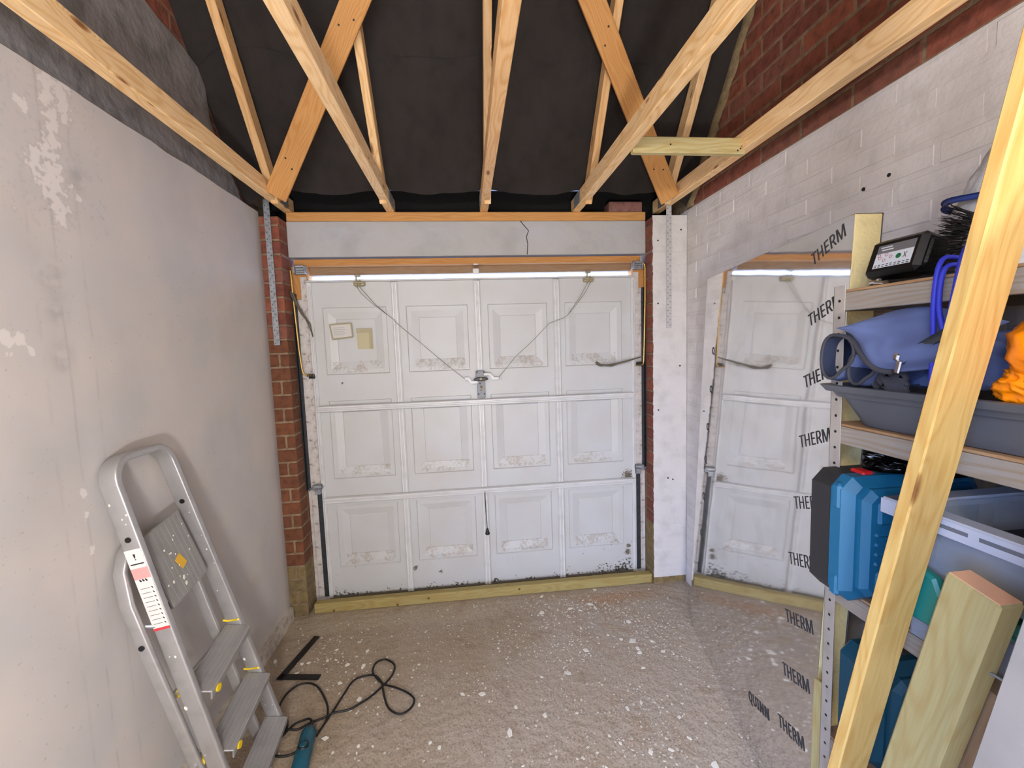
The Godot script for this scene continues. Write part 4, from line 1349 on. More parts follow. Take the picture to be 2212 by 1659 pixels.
func step_ladder() -> void:
	var t := thing("step_ladder", Vector3(-0.81, 0, -1.52), "folded aluminium step ladder leaning on the left wall, spattered with paint", "step ladder")
	var up := Vector3(-0.18, 1, 0).normalized()
	var nrm := Vector3(1, 0.18, 0).normalized()
	var al: Material = M.aluminium
	# front frame: one flat bar bent into a hoop
	var zl := func(y: float) -> float: return lerpf(-1.368, -1.298, clampf(y / 1.15, 0, 1))
	var zr := func(y: float) -> float: return lerpf(-1.695, -1.536, clampf(y / 1.15, 0, 1))
	var path := [lp(0.02, zl.call(0.02)), lp(1.135, zl.call(1.135))]
	for k in 7:
		var a := PI * 0.5 * k / 6.0
		path.append(lp(1.145 + 0.065 * sin(a), -1.298 - 0.065 * (1.0 - cos(a))))
	for k in 7:
		var a := PI * 0.5 * k / 6.0
		path.append(lp(1.145 + 0.065 * cos(a), -1.471 - 0.065 * sin(a)))
	path.append(lp(1.135, zr.call(1.135)))
	path.append(lp(0.02, zr.call(0.02)))
	var hoop := MB.new()
	bar(hoop, path, nrm, 0.022, 0.052)
	part("front_frame", hoop, al, t)
	# rear frame folded in behind it
	var off := -0.052
	for s in 2:
		var rp := []
		if s == 0:
			for q in [Vector2(0.955, -1.385), Vector2(0.948, -1.355), Vector2(0.932, -1.333), Vector2(0.885, -1.301), Vector2(0.792, -1.290), Vector2(0.654, -1.302), Vector2(0.245, -1.344), Vector2(0.02, -1.368)]:
				rp.append(lp(q.x, q.y, off))
		else:
			for q in [Vector2(0.955, -1.475), Vector2(0.945, -1.515), Vector2(0.90, -1.548), Vector2(0.80, -1.558), Vector2(0.628, -1.575), Vector2(0.02, -1.640)]:
				rp.append(lp(q.x, q.y, off))
		var rb := MB.new()
		bar(rb, rp, nrm, 0.018, 0.036)
		part("rear_leg", rb, al, t)
	for y in [0.463, 0.225]:
		var cb := MB.new()
		cb.tube([lp(y, -1.330, off), lp(y, -1.59, off)], 0.011, 10)
		var brace := part("rear_brace", cb, al, t)
		var yb := MB.new()
		yb.tube([lp(y, -1.350, off + 0.010), lp(y, -1.374, off + 0.010)], 0.0125, 12)
		put("yellow_cap", yb.mesh(), M.yellow_plastic, brace)
	# treads
	for y in [0.505, 0.287, 0.075]:
		var mb := MB.new()
		var z0: float = zl.call(y) - 0.010
		var z1: float = zr.call(y) + 0.010
		var e0 := lp(y - 0.043, z0, 0.012)
		var e1 := lp(y, z1, 0.012)
		var ez := (e0 - e1).normalized()
		var ex := (Vector3(0.985, -0.17, 0) - ez * ez.dot(Vector3(0.985, -0.17, 0))).normalized()
		var tx := Transform3D(Basis(ex, ez.cross(ex), ez), (e0 + e1) * 0.5)
		mb.box(tx, Vector3(0.085, 0.006, absf(z1 - z0)), 0.002)
		mb.box(tx * Transform3D(Basis(), Vector3(0.040, -0.014, 0)), Vector3(0.006, 0.030, absf(z1 - z0)), 0.002)
		mb.box(tx * Transform3D(Basis(), Vector3(-0.040, -0.012, 0)), Vector3(0.005, 0.024, absf(z1 - z0)), 0.002)
		for k in 5:
			mb.box(tx * Transform3D(Basis(), Vector3(-0.03 + 0.015 * k, 0.0035, 0)), Vector3(0.004, 0.002, absf(z1 - z0)), 0.0008)
		var tr := part("tread", mb, M.tread, t)
		if y > 0.2:
			var yb := MB.new()
			yb.tube([lp(y + 0.028, zr.call(y) + 0.020, 0.024), lp(y + 0.024, zr.call(y) + 0.0135, 0.020), lp(y + 0.022, zr.call(y) + 0.0135, -0.018), lp(y + 0.028, zr.call(y) + 0.018, -0.030)], 0.0038, 8)
			put("yellow_clip", yb.mesh(), M.yellow_plastic, tr)
			var rv := MB.new()
			rv.tube([lp(y - 0.062, zl.call(y) - 0.050, 0.040), lp(y - 0.062, zl.call(y) - 0.050, 0.052)], 0.012, 12)
			put("yellow_rivet", rv.mesh(), M.yellow_plastic, tr)
	# platform folded flat between the stiles
	var pm := MB.new()
	var pc := (lp(0.985, -1.430, -0.012) + lp(0.730, -1.464, 0.004)) * 0.5
	var pu := (lp(0.985, -1.430, -0.012) - lp(0.730, -1.464, 0.004)).normalized()
	var px := Transform3D(basis_of(pu, nrm - pu * nrm.dot(pu)), pc)
	pm.box(px, Vector3(0.188, 0.245, 0.010), 0.003)
	pm.box(px * Transform3D(Basis(), Vector3(0, -0.118, -0.016)), Vector3(0.188, 0.010, 0.040), 0.003)
	for k in 9:
		pm.box(px * Transform3D(Basis(), Vector3(-0.082 + 0.0205 * k, 0.0, 0.0055)), Vector3(0.010, 0.235, 0.0008), 0.0003)
	tri_map(mk("platform_grey", Color(0.60, 0.59, 0.575), 0.6, 0.2), 0.25, M.soft)
	var pl := part("platform", pm, M.platform_grey, t)
	var sb := MB.new()
	sb.box(px * Transform3D(Basis(Vector3(0, 0, 1), 0.35), Vector3(0.005, -0.02, 0.0072)), Vector3(0.030, 0.044, 0.001), 0.0003)
	put("yellow_sticker", sb.mesh(), mk("sticker_yellow", Color(0.88, 0.68, 0.18), 0.5), pl)
	# warning label down the near stile
	var lb := MB.new()
	var l0 := lp(0.955, zl.call(0.955) + 0.0114)
	var l1 := lp(0.705, zl.call(0.705) + 0.0114)
	var ld := (l0 - l1)
	var lx := Transform3D(basis_of(ld, Vector3.BACK - ld.normalized() * ld.normalized().z), (l0 + l1) * 0.5)
	lb.box(lx, Vector3(0.046, ld.length(), 0.0008), 0.0002)
	var label := part("warning_label", lb, mk("label_paper", Color(0.90, 0.85, 0.83), 0.5), t, "white and pink warning label")
	var pk := MB.new()
	pk.box(lx * Transform3D(Basis(), Vector3(0, 0.052, 0.0006)), Vector3(0.045, 0.034, 0.0006), 0.0001)
	put("pink_band", pk.mesh(), mk("label_pink", Color(0.90, 0.62, 0.60), 0.5), label)
	var rd := MB.new()
	rd.box(lx * Transform3D(Basis(), Vector3(0, -0.130, 0.0006)), Vector3(0.046, 0.008, 0.0008), 0.0001)
	put("red_edge", rd.mesh(), mk("label_red", Color(0.80, 0.22, 0.26), 0.5), label)
	var mk_ := MB.new()
	mk_.prism(lx * Transform3D(Basis(), Vector3(0, 0.103, 0.0004)), PackedVector2Array([Vector2(-0.003, 0.010), Vector2(0.003, 0.010), Vector2(0.0012, -0.003), Vector2(-0.0012, -0.003)]), 0.0, 0.0006)
	mk_.box(lx * Transform3D(Basis(), Vector3(0, 0.096, 0.0007)), Vector3(0.003, 0.003, 0.0006), 0.0)
	mk_.box(lx * Transform3D(Basis(), Vector3(0, 0.082, 0.0007)), Vector3(0.036, 0.0035, 0.0006), 0.0)
	for k in 3:
		mk_.box(lx * Transform3D(Basis(Vector3(0, 0, 1), 0.5), Vector3(-0.008 + 0.008 * k, 0.030, 0.0008)), Vector3(0.004, 0.008, 0.0006), 0.0)
	for k in 9:
		mk_.box(lx * Transform3D(Basis(Vector3(0, 0, 1), 0.6), Vector3(0.016, 0.004 - 0.0145 * k, 0.0007)), Vector3(0.0025, 0.006, 0.0006), 0.0)
		mk_.box(lx * Transform3D(Basis(), Vector3(-0.004, 0.004 - 0.0145 * k, 0.0005)), Vector3(0.026, 0.0012, 0.0005), 0.0)
	put("printing", mk_.mesh(), M.print_black, label)
	# pivots
	for q in [lp(0.985, zl.call(0.985) + 0.011), lp(1.01, zr.call(1.01) + 0.011), lp(0.66, -1.292, off)]:
		var bm := MB.new()
		bm.tube([q - Vector3(0, 0, 0.002), q + Vector3(0, 0, 0.003)], 0.008, 12)
		part("pivot_bolt", bm, M.black, t)
	var hk := MB.new()
	hk.tube([lp(0.715, -1.310, off + 0.012), lp(0.705, -1.325, -0.004)], 0.007, 8)
	part("locking_stud", hk, M.galvanised, t)
	# feet
	for q in [lp(0.0, zl.call(0.0)), lp(0.0, zr.call(0.0)), lp(0.0, -1.372, off - 0.012), lp(0.0, -1.642, off)]:
		var fm := MB.new()
		fm.box(Transform3D(Basis(), Vector3(q.x, 0.018, q.z)), Vector3(0.056, 0.036, 0.026) if q.x > -0.83 else Vector3(0.030, 0.036, 0.024), 0.004)
		part("foot", fm, M.black, t)
	# paint spatter
	var sp := MB.new()
	for k in 46:
		var y := rng.randf_range(0.1, 1.15)
		var side := rng.randi() % 3
		var z: float = zl.call(y) + 0.0115 if side == 0 else (zr.call(y) + 0.0115 if side == 1 else -1.45 + rng.randf_range(-0.08, 0.08))
		var o2 := rng.randf_range(-0.02, 0.02)
		if side == 2:
			y = rng.randf_range(0.77, 0.96)
			o2 = 0.009
		var poly := PackedVector2Array()
		var r := 0.0015 + 0.004 * pow(rng.randf(), 3.0)
		for m in 6:
			poly.append(Vector2(cos(m * TAU / 6), sin(m * TAU / 6) * 1.5) * r * rng.randf_range(0.7, 1.2))
		sp.prism(Transform3D(basis_of(up, nrm if side == 2 else Vector3.BACK), lp(y, z, o2)), poly, -0.001, 0.0006)
	part("paint_spatter", sp, M.chip, t).set_meta("kind", "stuff")


# a flat hollow-looking bar swept along a path that stays in a plane with normal nrm; w across, d deep
func bar(mb: MB, path: Array, nrm: Vector3, d: float, w: float) -> void:
	mb.g += 1
	var prof := []
	var r := 0.006
	# profile in (across, deep), rounded rectangle
	for q in [[1, 1, 0.0], [-1, 1, 90.0], [-1, -1, 180.0], [1, -1, 270.0]]:
		for k in 4:
			var a := deg_to_rad(q[2] + 30.0 * k)
			prof.append(Vector2(q[0] * (d * 0.5 - r) + r * cos(a), q[1] * (w * 0.5 - r) + r * sin(a)))
	var rings := []
	for k in path.size():
		var dir: Vector3 = (path[mini(k + 1, path.size() - 1)] - path[maxi(k - 1, 0)]).normalized()
		var n := (nrm - dir * nrm.dot(dir)).normalized()
		var s := dir.cross(n)
		var ring := []
		for p in prof:
			# the broad face looks along n
			ring.append(path[k] + s * p.x * 1.0 + n * p.y)
		rings.append(ring)
	mb.st.set_smooth_group(mb.g)
	var along := 0.0
	for k in path.size() - 1:
		var l: float = (path[k + 1] - path[k]).length()
		for m in prof.size():
			var m2 := (m + 1) % prof.size()
			var mid: Vector3 = (rings[k][m] + rings[k + 1][m2]) * 0.5 - (path[k] + path[k + 1]) * 0.5
			mb.quad([rings[k][m], rings[k][m2], rings[k + 1][m2], rings[k + 1][m]], [Vector2(along, 0), Vector2(along, 0.01), Vector2(along + l, 0.01), Vector2(along + l, 0)], mid)
		along += l
	mb.st.set_smooth_group(-1)
	for e in [0, path.size() - 1]:
		var out: Vector3 = path[e] - path[1 if e == 0 else e - 1]
		for m in range(1, prof.size() - 1):
			mb.tri(rings[e][0], rings[e][m], rings[e][m + 1], Vector2.ZERO, Vector2(0.01, 0), Vector2(0, 0.01), out)


# ------------------------------------------------------------------ foil faced insulation board
func foil_board() -> void:
	var a := Vector3(1.136, 0.002, -2.089)
	var along := Vector3(-0.21538, 0, 0.97653)
	var up := Vector3(0.0425957, 0.99904822, 0.00939454)
	var out := up.cross(along).normalized()
	if out.x > 0.0:
		out = -out
	var t := thing("insulation_board", a + along * 0.545, "tall foil faced insulation board leaning on the right wall, mirroring the garage door", "insulation board")
	var L := 1.09
	var H := 1.80
	var th := 0.065
	var x := Transform3D(Basis(along, up, out), a)
	var fo := MB.new()
	fo.box(x * Transform3D(Basis(), Vector3(L * 0.5, H * 0.5, -th * 0.5)), Vector3(L - 0.001, H, th - 0.002), 0.002)
	part("foam_core", fo, M.foam, t, "yellow foam core showing at the cut edge")
	var ff := MB.new()
	var n := noise(81, 3.0, 3)
	ff.sheet(func(u, v):
		return x * Vector3(u * L, v * H, 0.0006 + 0.0005 * n.get_noise_2d(u * 0.6, v * 0.8)), 40, 60, out, 0.0005)
	part("foil_face", ff, M.foil, t, "mirror-like silver foil")
	var ft := MB.new()
	ft.box(x * Transform3D(Basis(), Vector3(L * 0.5, H + 0.0005, -th * 0.5)), Vector3(L, 0.001, th), 0.0003)
	ft.box(x * Transform3D(Basis(), Vector3(L * 0.5, H * 0.5, -th)), Vector3(L, H, 0.001), 0.0003)
	tri_map(mk("foil_grey", Color(0.50, 0.51, 0.55), 0.35, 0.6), 0.2, M.mottled)
	part("foil_edge", ft, M.foil_grey, t)
	# the print on the foil, running aslant
	var font := SystemFont.new()
	font.font_names = PackedStringArray(["Droid Sans"])
	var bold := SystemFont.new()
	bold.font_names = PackedStringArray(["Droid Sans"])
	bold.font_weight = 700
	var words := [["THERM", 0.925, 0.245, 0.0], ["QUINN", 0.715, 0.150, 1.0], ["THERM", 0.927, 0.425, 0.0], ["THERM", 0.922, 0.600, 0.0], ["THERM", 0.918, 0.785, 0.0], ["THERM", 0.925, 0.965, 0.0], ["THERM", 0.930, 1.155, 0.0], ["THERM", 0.930, 1.335, 0.0], ["THERM", 0.930, 1.515, 0.0], ["THERM", 0.925, 1.690, 0.0]]
	for k in 7:
		words.append(["Q", [0.155, 0.151, 0.135, 0.127, 0.128, 0.124, 0.115][k] - 0.02, [1.432, 1.249, 1.063, 0.90, 0.714, 0.522, 0.349][k] - 0.02, 1.0])
	for w in words:
		var m := TextMesh.new()
		m.text = w[0]
		m.font = bold if w[3] > 0.5 else font
		m.font_size = 32
		m.pixel_size = 0.0015
		m.depth = 0.0004
		m.horizontal_alignment = HORIZONTAL_ALIGNMENT_LEFT
		m.vertical_alignment = VERTICAL_ALIGNMENT_BOTTOM
		var o := MeshInstance3D.new()
		o.name = "printed_word"
		o.mesh = m
		o.material_override = M.foil_print
		var b := Basis(along, up, along.cross(up)).rotated(out, 0.0)
		var tilt := 0.36
		var e1 := (along * cos(tilt) + up * sin(tilt)).normalized()
		var e2 := (up * cos(tilt) - along * sin(tilt)).normalized()
		b = Basis(e1, e2, e1.cross(e2))
		# letters read towards the viewer: z must point out of the foil
		if b.z.dot(out) < 0.0:
			b = Basis(e1, e2, out)
		o.transform = Transform3D(b, x * Vector3(w[1], w[2], 0.0014) - t.position)
		t.add_child(o, true)
	# thin pale lath stood against the foil
	var la := thing("timber_lath", Vector3(0.875, 0, -0.965), "thin pale timber lath standing against the near end of the foil board", "timber lath")
	var lb := MB.new()
	var p0 := Vector3(0.868, 0.002, -0.955)
	var p1 := Vector3(0.885, 0.60, -0.968)
	lb.box(Transform3D(basis_of(p1 - p0, Vector3(-1, 0, 0.3)), (p0 + p1) * 0.5), Vector3(0.026, 0.6, 0.010), 0.002, Vector2(0.3, 0.02))
	part("lath", lb, M.green_wood, la)


# ------------------------------------------------------------------ shelving along the right wall
const SX := 0.86       # front of the shelves
const SZ := -0.935     # far end of the shelves
const SY := [0.50, 0.90, 1.288, 1.596]


func shelving() -> void:
	var t := thing("shelving_unit", Vector3(1.07, 0, -0.48), "boltless shelving unit of grey boards on perforated posts along the right wall", "shelving unit")
	tri_map(mk("post_paint", Color(0.68, 0.65, 0.61), 0.45, 0.2), 0.2, M.soft)
	for q in [[SX, SZ, 1, 1], [SX, 0.0, 1, -1], [1.285, SZ, -1, 1], [1.285, 0.0, -1, -1]]:
		var mb := MB.new()
		var px: float = q[0]
		var pz: float = q[1]
		var a := Vector3(px, 0, pz)
		mb.cbox(a + Vector3(0, 0, 0), a + Vector3(0.0015 * q[2], 1.612, 0.030 * q[3]), 0.0003)
		mb.cbox(a + Vector3(0, 0, 0), a + Vector3(0.030 * q[2], 1.612, 0.0015 * q[3]), 0.0003)
		var post := part("post", mb, M.post_paint, t)
		if px < 1.0 and pz < -0.5:
			var hb := MB.new()
			var y := 0.02
			while y < 1.60:
				var c := a + Vector3(-0.0003, y, 0.016)
				hb.tube([c + Vector3(0.0006, 0, 0), c - Vector3(0.0002, 0, 0)], 0.0034, 8)
				y += 0.038
			put("post_holes", hb.mesh(), M.black, post)
	var rn := 0
	for y in SY:
		for side in 2:
			var x0 := SX + 0.0016 if side == 0 else 1.268
			var mb := MB.new()
			mb.cbox(Vector3(x0, y - 0.041, SZ + 0.002), Vector3(x0 + 0.015, y, -0.002), 0.0015, Vector2(0.3 * rn, 0.03 * rn))
			part("rail", mb, M.shelf_wood, t)
			rn += 1
		for side in 2:
			var z0 := SZ + 0.002 if side == 0 else -0.018
			var mb := MB.new()
			mb.cbox(Vector3(SX + 0.017, y - 0.041, z0), Vector3(1.267, y - 0.001, z0 + 0.015), 0.0015)
			part("end_rail", mb, M.shelf_wood, t)
		var sb := MB.new()
		sb.cbox(Vector3(SX + 0.004, y + 0.0005, SZ + 0.003), Vector3(1.282, y + 0.0065, -0.003), 0.001, Vector2(0.1 * rn, 0))
		part("shelf_board", sb, M.shelf_top, t)


# a soft lumpy bag: an ellipsoid with noise pulled into it
func bag(mb: MB, c: Vector3, r: Vector3, sd: int, rough: float, freq: float, floor_y: float) -> void:
	var n := noise(sd, freq, 3, FastNoiseLite.TYPE_SIMPLEX)
	n.fractal_type = FastNoiseLite.FRACTAL_RIDGED
	mb.sheet(func(u, v):
		var a: float = u * TAU
		var b: float = (v - 0.5) * PI
		var d := Vector3(cos(a) * cos(b), sin(b), sin(a) * cos(b))
		var p := c + d * r * (1.0 + rough * n.get_noise_3d(d.x + c.x, d.y + c.y, d.z + c.z))
		p.y = maxf(p.y, floor_y)
		return p, 72, 44, Vector3.UP)


func shelf_things() -> void:
	# ---- top shelf
	var y := SY[3] + 0.007
	var ch := thing("battery_charger", Vector3(0.99, y, -0.86), "black charger box with a grey and white rating label, on the top shelf", "charger")
	var cx := Transform3D(Basis(Vector3(0, 0, 1), 0.0), Vector3(0.968, y + 0.060, -0.872)) * Transform3D(Basis(Vector3(0, 0, 1), -0.32), Vector3.ZERO)
	var cb := MB.new()
	cb.box(cx, Vector3(0.062, 0.086, 0.124), 0.010)
	cb.box(cx * Transform3D(Basis(), Vector3(0.004, 0.0, 0.0)), Vector3(0.058, 0.074, 0.132), 0.012)
	var body := part("body", cb, mk("charger_black", Color(0.055, 0.055, 0.06), 0.38), ch)
	var lx := cx * Transform3D(Basis(), Vector3(-0.0313, 0.002, 0.004))
	for q in [[0.014, 0.020, 0.084, "label_grey", Color(0.42, 0.42, 0.42), 0.0], [-0.012, 0.034, 0.084, "label_white", Color(0.82, 0.84, 0.85), 0.0]]:
		var lb := MB.new()
		lb.box(lx * Transform3D(Basis(), Vector3(0, q[0], 0)), Vector3(0.0006, q[1], q[2]), 0.0001)
		put("label", lb.mesh(), mk(q[3], q[4], 0.4), body)
	var gd := MB.new()
	var gp := lx * Vector3(-0.0004, -0.008, 0.012)
	gd.tube([gp, gp - cx.basis.x * 0.0005], 0.0058, 14)
	put("green_dot", gd.mesh(), mk("dot_green", Color(0.05, 0.42, 0.25), 0.5), body)
	var rm := MB.new()
	for k in 5:
		var q := lx * Vector3(-0.0004, 0.000 - 0.006 * (k % 3), -0.034 + 0.007 * k - 0.004 * (k % 2))
		var ring := []
		for m in 9:
			ring.append(q + cx.basis * Vector3(0, 0.0034 * sin(TAU * m / 8.0), 0.0034 * cos(TAU * m / 8.0)))
		rm.tube(ring, 0.0005, 4)
	put("red_symbols", rm.mesh(), mk("print_red", Color(0.66, 0.15, 0.15), 0.5), body)
	var wm := MB.new()
	for k in 2:
		wm.box(lx * Transform3D(Basis(), Vector3(-0.0004, 0.018 - 0.006 * k, -0.022 + 0.004 * k)), Vector3(0.0004, 0.0026, 0.026), 0.0)
	put("white_print", wm.mesh(), M.label_white, body)
	var bm := MB.new()
	for k in 2:
		for j in 9:
			bm.box(lx * Transform3D(Basis(), Vector3(-0.0004, -0.0225 - 0.004 * k, -0.036 + 0.009 * j)), Vector3(0.0004, 0.0016, 0.0055), 0.0)
	for j in 2:
		bm.box(lx * Transform3D(Basis(Vector3(1, 0, 0), 0.5 - j), Vector3(-0.0004, -0.008, 0.026)), Vector3(0.0004, 0.014, 0.0012), 0.0)
	put("black_print", bm.mesh(), M.print_black, body)
	var cd := MB.new()
	var pts := []
	for k in 40:
		var a := TAU * k / 13.0
		pts.append(Vector3(0.965 + 0.045 * cos(a) + 0.0006 * k, y + 0.010 + 0.004 * sin(k * 0.9), -0.845 + 0.075 * sin(a) * (1.0 - 0.01 * k)))
	cd.tube(pts, 0.0045, 8)
	part("flex", cd, M.cable, ch)
	var pin := MB.new()
	pin.tube([Vector3(0.925, y + 0.012, -0.905), Vector3(0.918, y + 0.014, -0.880)], 0.006, 10)
	pin.tube([Vector3(0.915, y + 0.010, -0.885), Vector3(0.908, y + 0.006, -0.855)], 0.006, 10)
	part("clips", pin, mk("chrome", Color(0.85, 0.85, 0.87), 0.12, 1.0), ch)

	var wb := thing("white_sack", Vector3(1.108, y, -0.785), "white woven sack tied with a blue band, standing on the top shelf", "sack")
	var sm := MB.new()
	var sn := noise(91, 5.0, 3)
	sm.sheet(func(u, v):
		var a: float = u * TAU
		var h = v
		var r := 0.125 * pow(1.0 - h, 0.35) * (0.55 + 0.45 * sin(minf(1.0, h * 1.6 + 0.35) * PI * 0.55)) + 0.012
		var lean := Vector3(0.04 * h, 0, 0.05 * h)
		var p := Vector3(1.108 + r * cos(a) * 0.70, y + 0.34 * h, -0.785 + r * sin(a) * 1.20) + lean
		return p + Vector3(cos(a), 0, sin(a)) * 0.014 * sn.get_noise_3d(cos(a), h * 1.2, sin(a)), 56, 30, Vector3(-1, 0, 0))
	tri_map(mk("sack_white", Color(0.80, 0.81, 0.82), 0.55), 0.12, M.soft, M.rough_n, 0.6)
	part("sack", sm, M.sack_white, wb)
	var bb := MB.new()
	pts = []
	for k in 25:
		var a := PI * 0.55 + PI * 1.1 * k / 24.0
		pts.append(Vector3(1.125 + 0.088 * cos(a), y + 0.165 + 0.006 * sin(k * 0.5) + 0.0006 * k, -0.762 + 0.148 * sin(a)))
	bar(bb, pts, Vector3(0, 1, 0), 0.002, 0.012)
	part("blue_band", bb, mk("band_blue", Color(0.17, 0.27, 0.56), 0.5), wb)

	var br := thing("hand_brush", Vector3(0.995, y, -0.79), "small brush with black bristles leaning beside the white sack", "brush")
	var bx := Transform3D(Basis(Vector3(1, 0, 0), 0.25), Vector3(0.982, y + 0.078, -0.780))
	var bd := MB.new()
	bd.box(bx * Transform3D(Basis(), Vector3(0.018, 0, 0.012)), Vector3(0.018, 0.105, 0.03), 0.004)
	part("stock", bd, mk("brush_grey", Color(0.42, 0.42, 0.43), 0.6), br)
	var bs := MB.new()
	for k in 260:
		var q := Vector3(rng.randf_range(-0.006, 0.008), rng.randf_range(-0.05, 0.05), rng.randf_range(-0.004, 0.014))
		var d := Vector3(-0.036, q.y * 0.35 + rng.randf_range(-0.006, 0.006), -0.012 + rng.randf_range(-0.008, 0.008))
		bs.tube([bx * (q + Vector3(0.006, 0, 0)), bx * (q + d)], [0.0008, 0.0003], 4, false)
	part("bristles", bs, M.black, br).set_meta("kind", "stuff")

	var rp := thing("blue_rope", Vector3(0.852, 1.38, -0.69), "loops of bright blue braided cord hanging down from the top shelf", "cord")
	for path in [[Vector3(0.93, y + 0.085, -0.690), Vector3(0.885, y + 0.055, -0.680), Vector3(0.856, y + 0.020, -0.672), Vector3(0.848, 1.54, -0.678), Vector3(0.846, 1.46, -0.690), Vector3(0.848, 1.38, -0.698)], [Vector3(0.96, y + 0.010, -0.700), Vector3(0.89, y + 0.030, -0.706), Vector3(0.856, y + 0.022, -0.705), Vector3(0.845, 1.56, -0.704), Vector3(0.843, 1.48, -0.700), Vector3(0.846, 1.39, -0.702)], [Vector3(0.96, y + 0.006, -0.690), Vector3(0.90, y + 0.012, -0.693), Vector3(0.853, y + 0.010, -0.694), Vector3(0.846, 1.55, -0.696), Vector3(0.845, 1.50, -0.686), Vector3(0.848, 1.45, -0.680)]]:
		var cv := Curve3D.new()
		for k in path.size():
			var h: Vector3 = (path[mini(k + 1, path.size() - 1)] - path[maxi(k - 1, 0)]) / 6.0
			cv.add_point(path[k], -h, h)
		pts = []
		for k in 31:
			pts.append(cv.sample_baked(cv.get_baked_length() * k / 30.0, true))
		var cm := MB.new()
		cm.tube(pts, 0.0042, 8)
		part("strand", cm, mk("rope_blue", Color(0.16, 0.20, 0.72), 0.6), rp)

	# ---- middle shelf: grey tub, jacket, orange bag
	y = SY[2] + 0.007
	var tb := thing("grey_tub", Vector3(1.03, y, -0.58), "long grey plastic tub with a rolled rim on the middle shelf", "tub")
	tri_map(mk("tub_grey", Color(0.335, 0.35, 0.375), 0.42), 0.3, M.soft)
	var tm := MB.new()
	var z0 := -0.915
	var z1 := -0.16
	var rect := func(h: float, grow: float) -> Array:
		var out := []
		var x0 := 0.880 - 0.040 * h - grow
		var x1 := 1.20 + 0.020 * h + grow
		var a := z0 + 0.030 - 0.040 * h - grow
		var b := z1 - 0.02 + 0.02 * h + grow
		var r := 0.035
		for q in [[x1 - r, b - r, 0.0], [x0 + r, b - r, 90.0], [x0 + r, a + r, 180.0], [x1 - r, a + r, 270.0]]:
			for k in 6:
				var an := deg_to_rad(q[2] + 18.0 * k)
				out.append(Vector3(q[0] + r * cos(an), y + 0.092 * h, q[1] + r * sin(an)))
		return out
	var steps := [[0.0, -0.004], [0.02, 0.0], [0.70, 0.0], [0.71, 0.008], [0.84, 0.009], [0.85, 0.018], [1.0, 0.020], [1.0, 0.002], [0.9, 0.0], [0.05, -0.006], [0.05, -0.1]]
	tm.g += 1
	for k in steps.size() - 1:
		var ra: Array = rect.call(steps[k][0], steps[k][1])
		var rb: Array = rect.call(steps[k + 1][0], steps[k + 1][1])
		tm.st.set_smooth_group(100 + k)
		for m in ra.size():
			var m2 := (m + 1) % ra.size()
			var o: Vector3 = (ra[m] - Vector3(1.03, y, -0.54)) * Vector3(1, 0, 1)
			tm.quad([ra[m], ra[m2], rb[m2], rb[m]], [Vector2.ZERO, Vector2(1, 0), Vector2(1, 1), Vector2(0, 1)], o if k < 7 else -o)
	part("tub", tm, M.tub_grey, tb)

	jacket(y)

	var ob := thing("orange_bag", Vector3(0.89, y + 0.07, -0.50), "crumpled orange plastic bag on the grey tub at the right edge", "plastic bag")
	var om := MB.new()
	bag(om, Vector3(0.925, y + 0.160, -0.480), Vector3(0.108, 0.118, 0.135), 95, 0.20, 1.0, y + 0.085)
	bag(om, Vector3(0.875, y + 0.115, -0.565), Vector3(0.035, 0.035, 0.050), 97, 0.28, 1.1, y + 0.088)
	var og := mk("bag_orange", Color(0.98, 0.56, 0.03), 0.32)
	og.backlight_enabled = true
	og.backlight = Color(0.35, 0.16, 0.0)
	part("bag", om, og, ob)

	# ---- lower shelf: tool case, bin bag, clear boxes
	y = SY[1] + 0.007
	tool_case("tool_case", y, Vector3(0.80, 0, -0.925), "large blue tool case with a black back half, standing on the lower shelf", 0.285)
	var kb := thing("bin_bag", Vector3(1.07, y + 0.292, -0.855), "shiny black bin bag squashed on top of the blue tool case under the middle shelf", "plastic bag")
	var km := MB.new()
	bag(km, Vector3(1.07, y + 0.300, -0.855), Vector3(0.165, 0.042, 0.085), 99, 0.25, 1.2, y + 0.2925)
	part("bag", km, mk("bag_black", Color(0.025, 0.025, 0.028), 0.22), kb)
	clear_box(y)

	# ---- bottom shelf
	y = SY[0] + 0.007
	tool_case("small_tool_case", y, Vector3(0.870, 0, -0.905), "smaller all teal tool case on the bottom shelf below the other one", 0.26)
	var bt := thing("black_tub", Vector3(0.99, y, -0.48), "glossy black plastic tub at the back of the bottom shelf", "tub")
	var bl := MB.new()
	bl.lathe(Transform3D(Basis().scaled(Vector3(1, 1, 1.25)), Vector3(1.0, y, -0.46)), [Vector2(0.0, 0.0), Vector2(0.095, 0.0), Vector2(0.115, 0.105), Vector2(0.128, 0.108), Vector2(0.130, 0.120), Vector2(0.118, 0.122), Vector2(0.112, 0.110), Vector2(0.090, 0.012), Vector2(0.0, 0.010)], 36)
	part("tub", bl, mk("tub_black", Color(0.05, 0.052, 0.06), 0.25), bt)


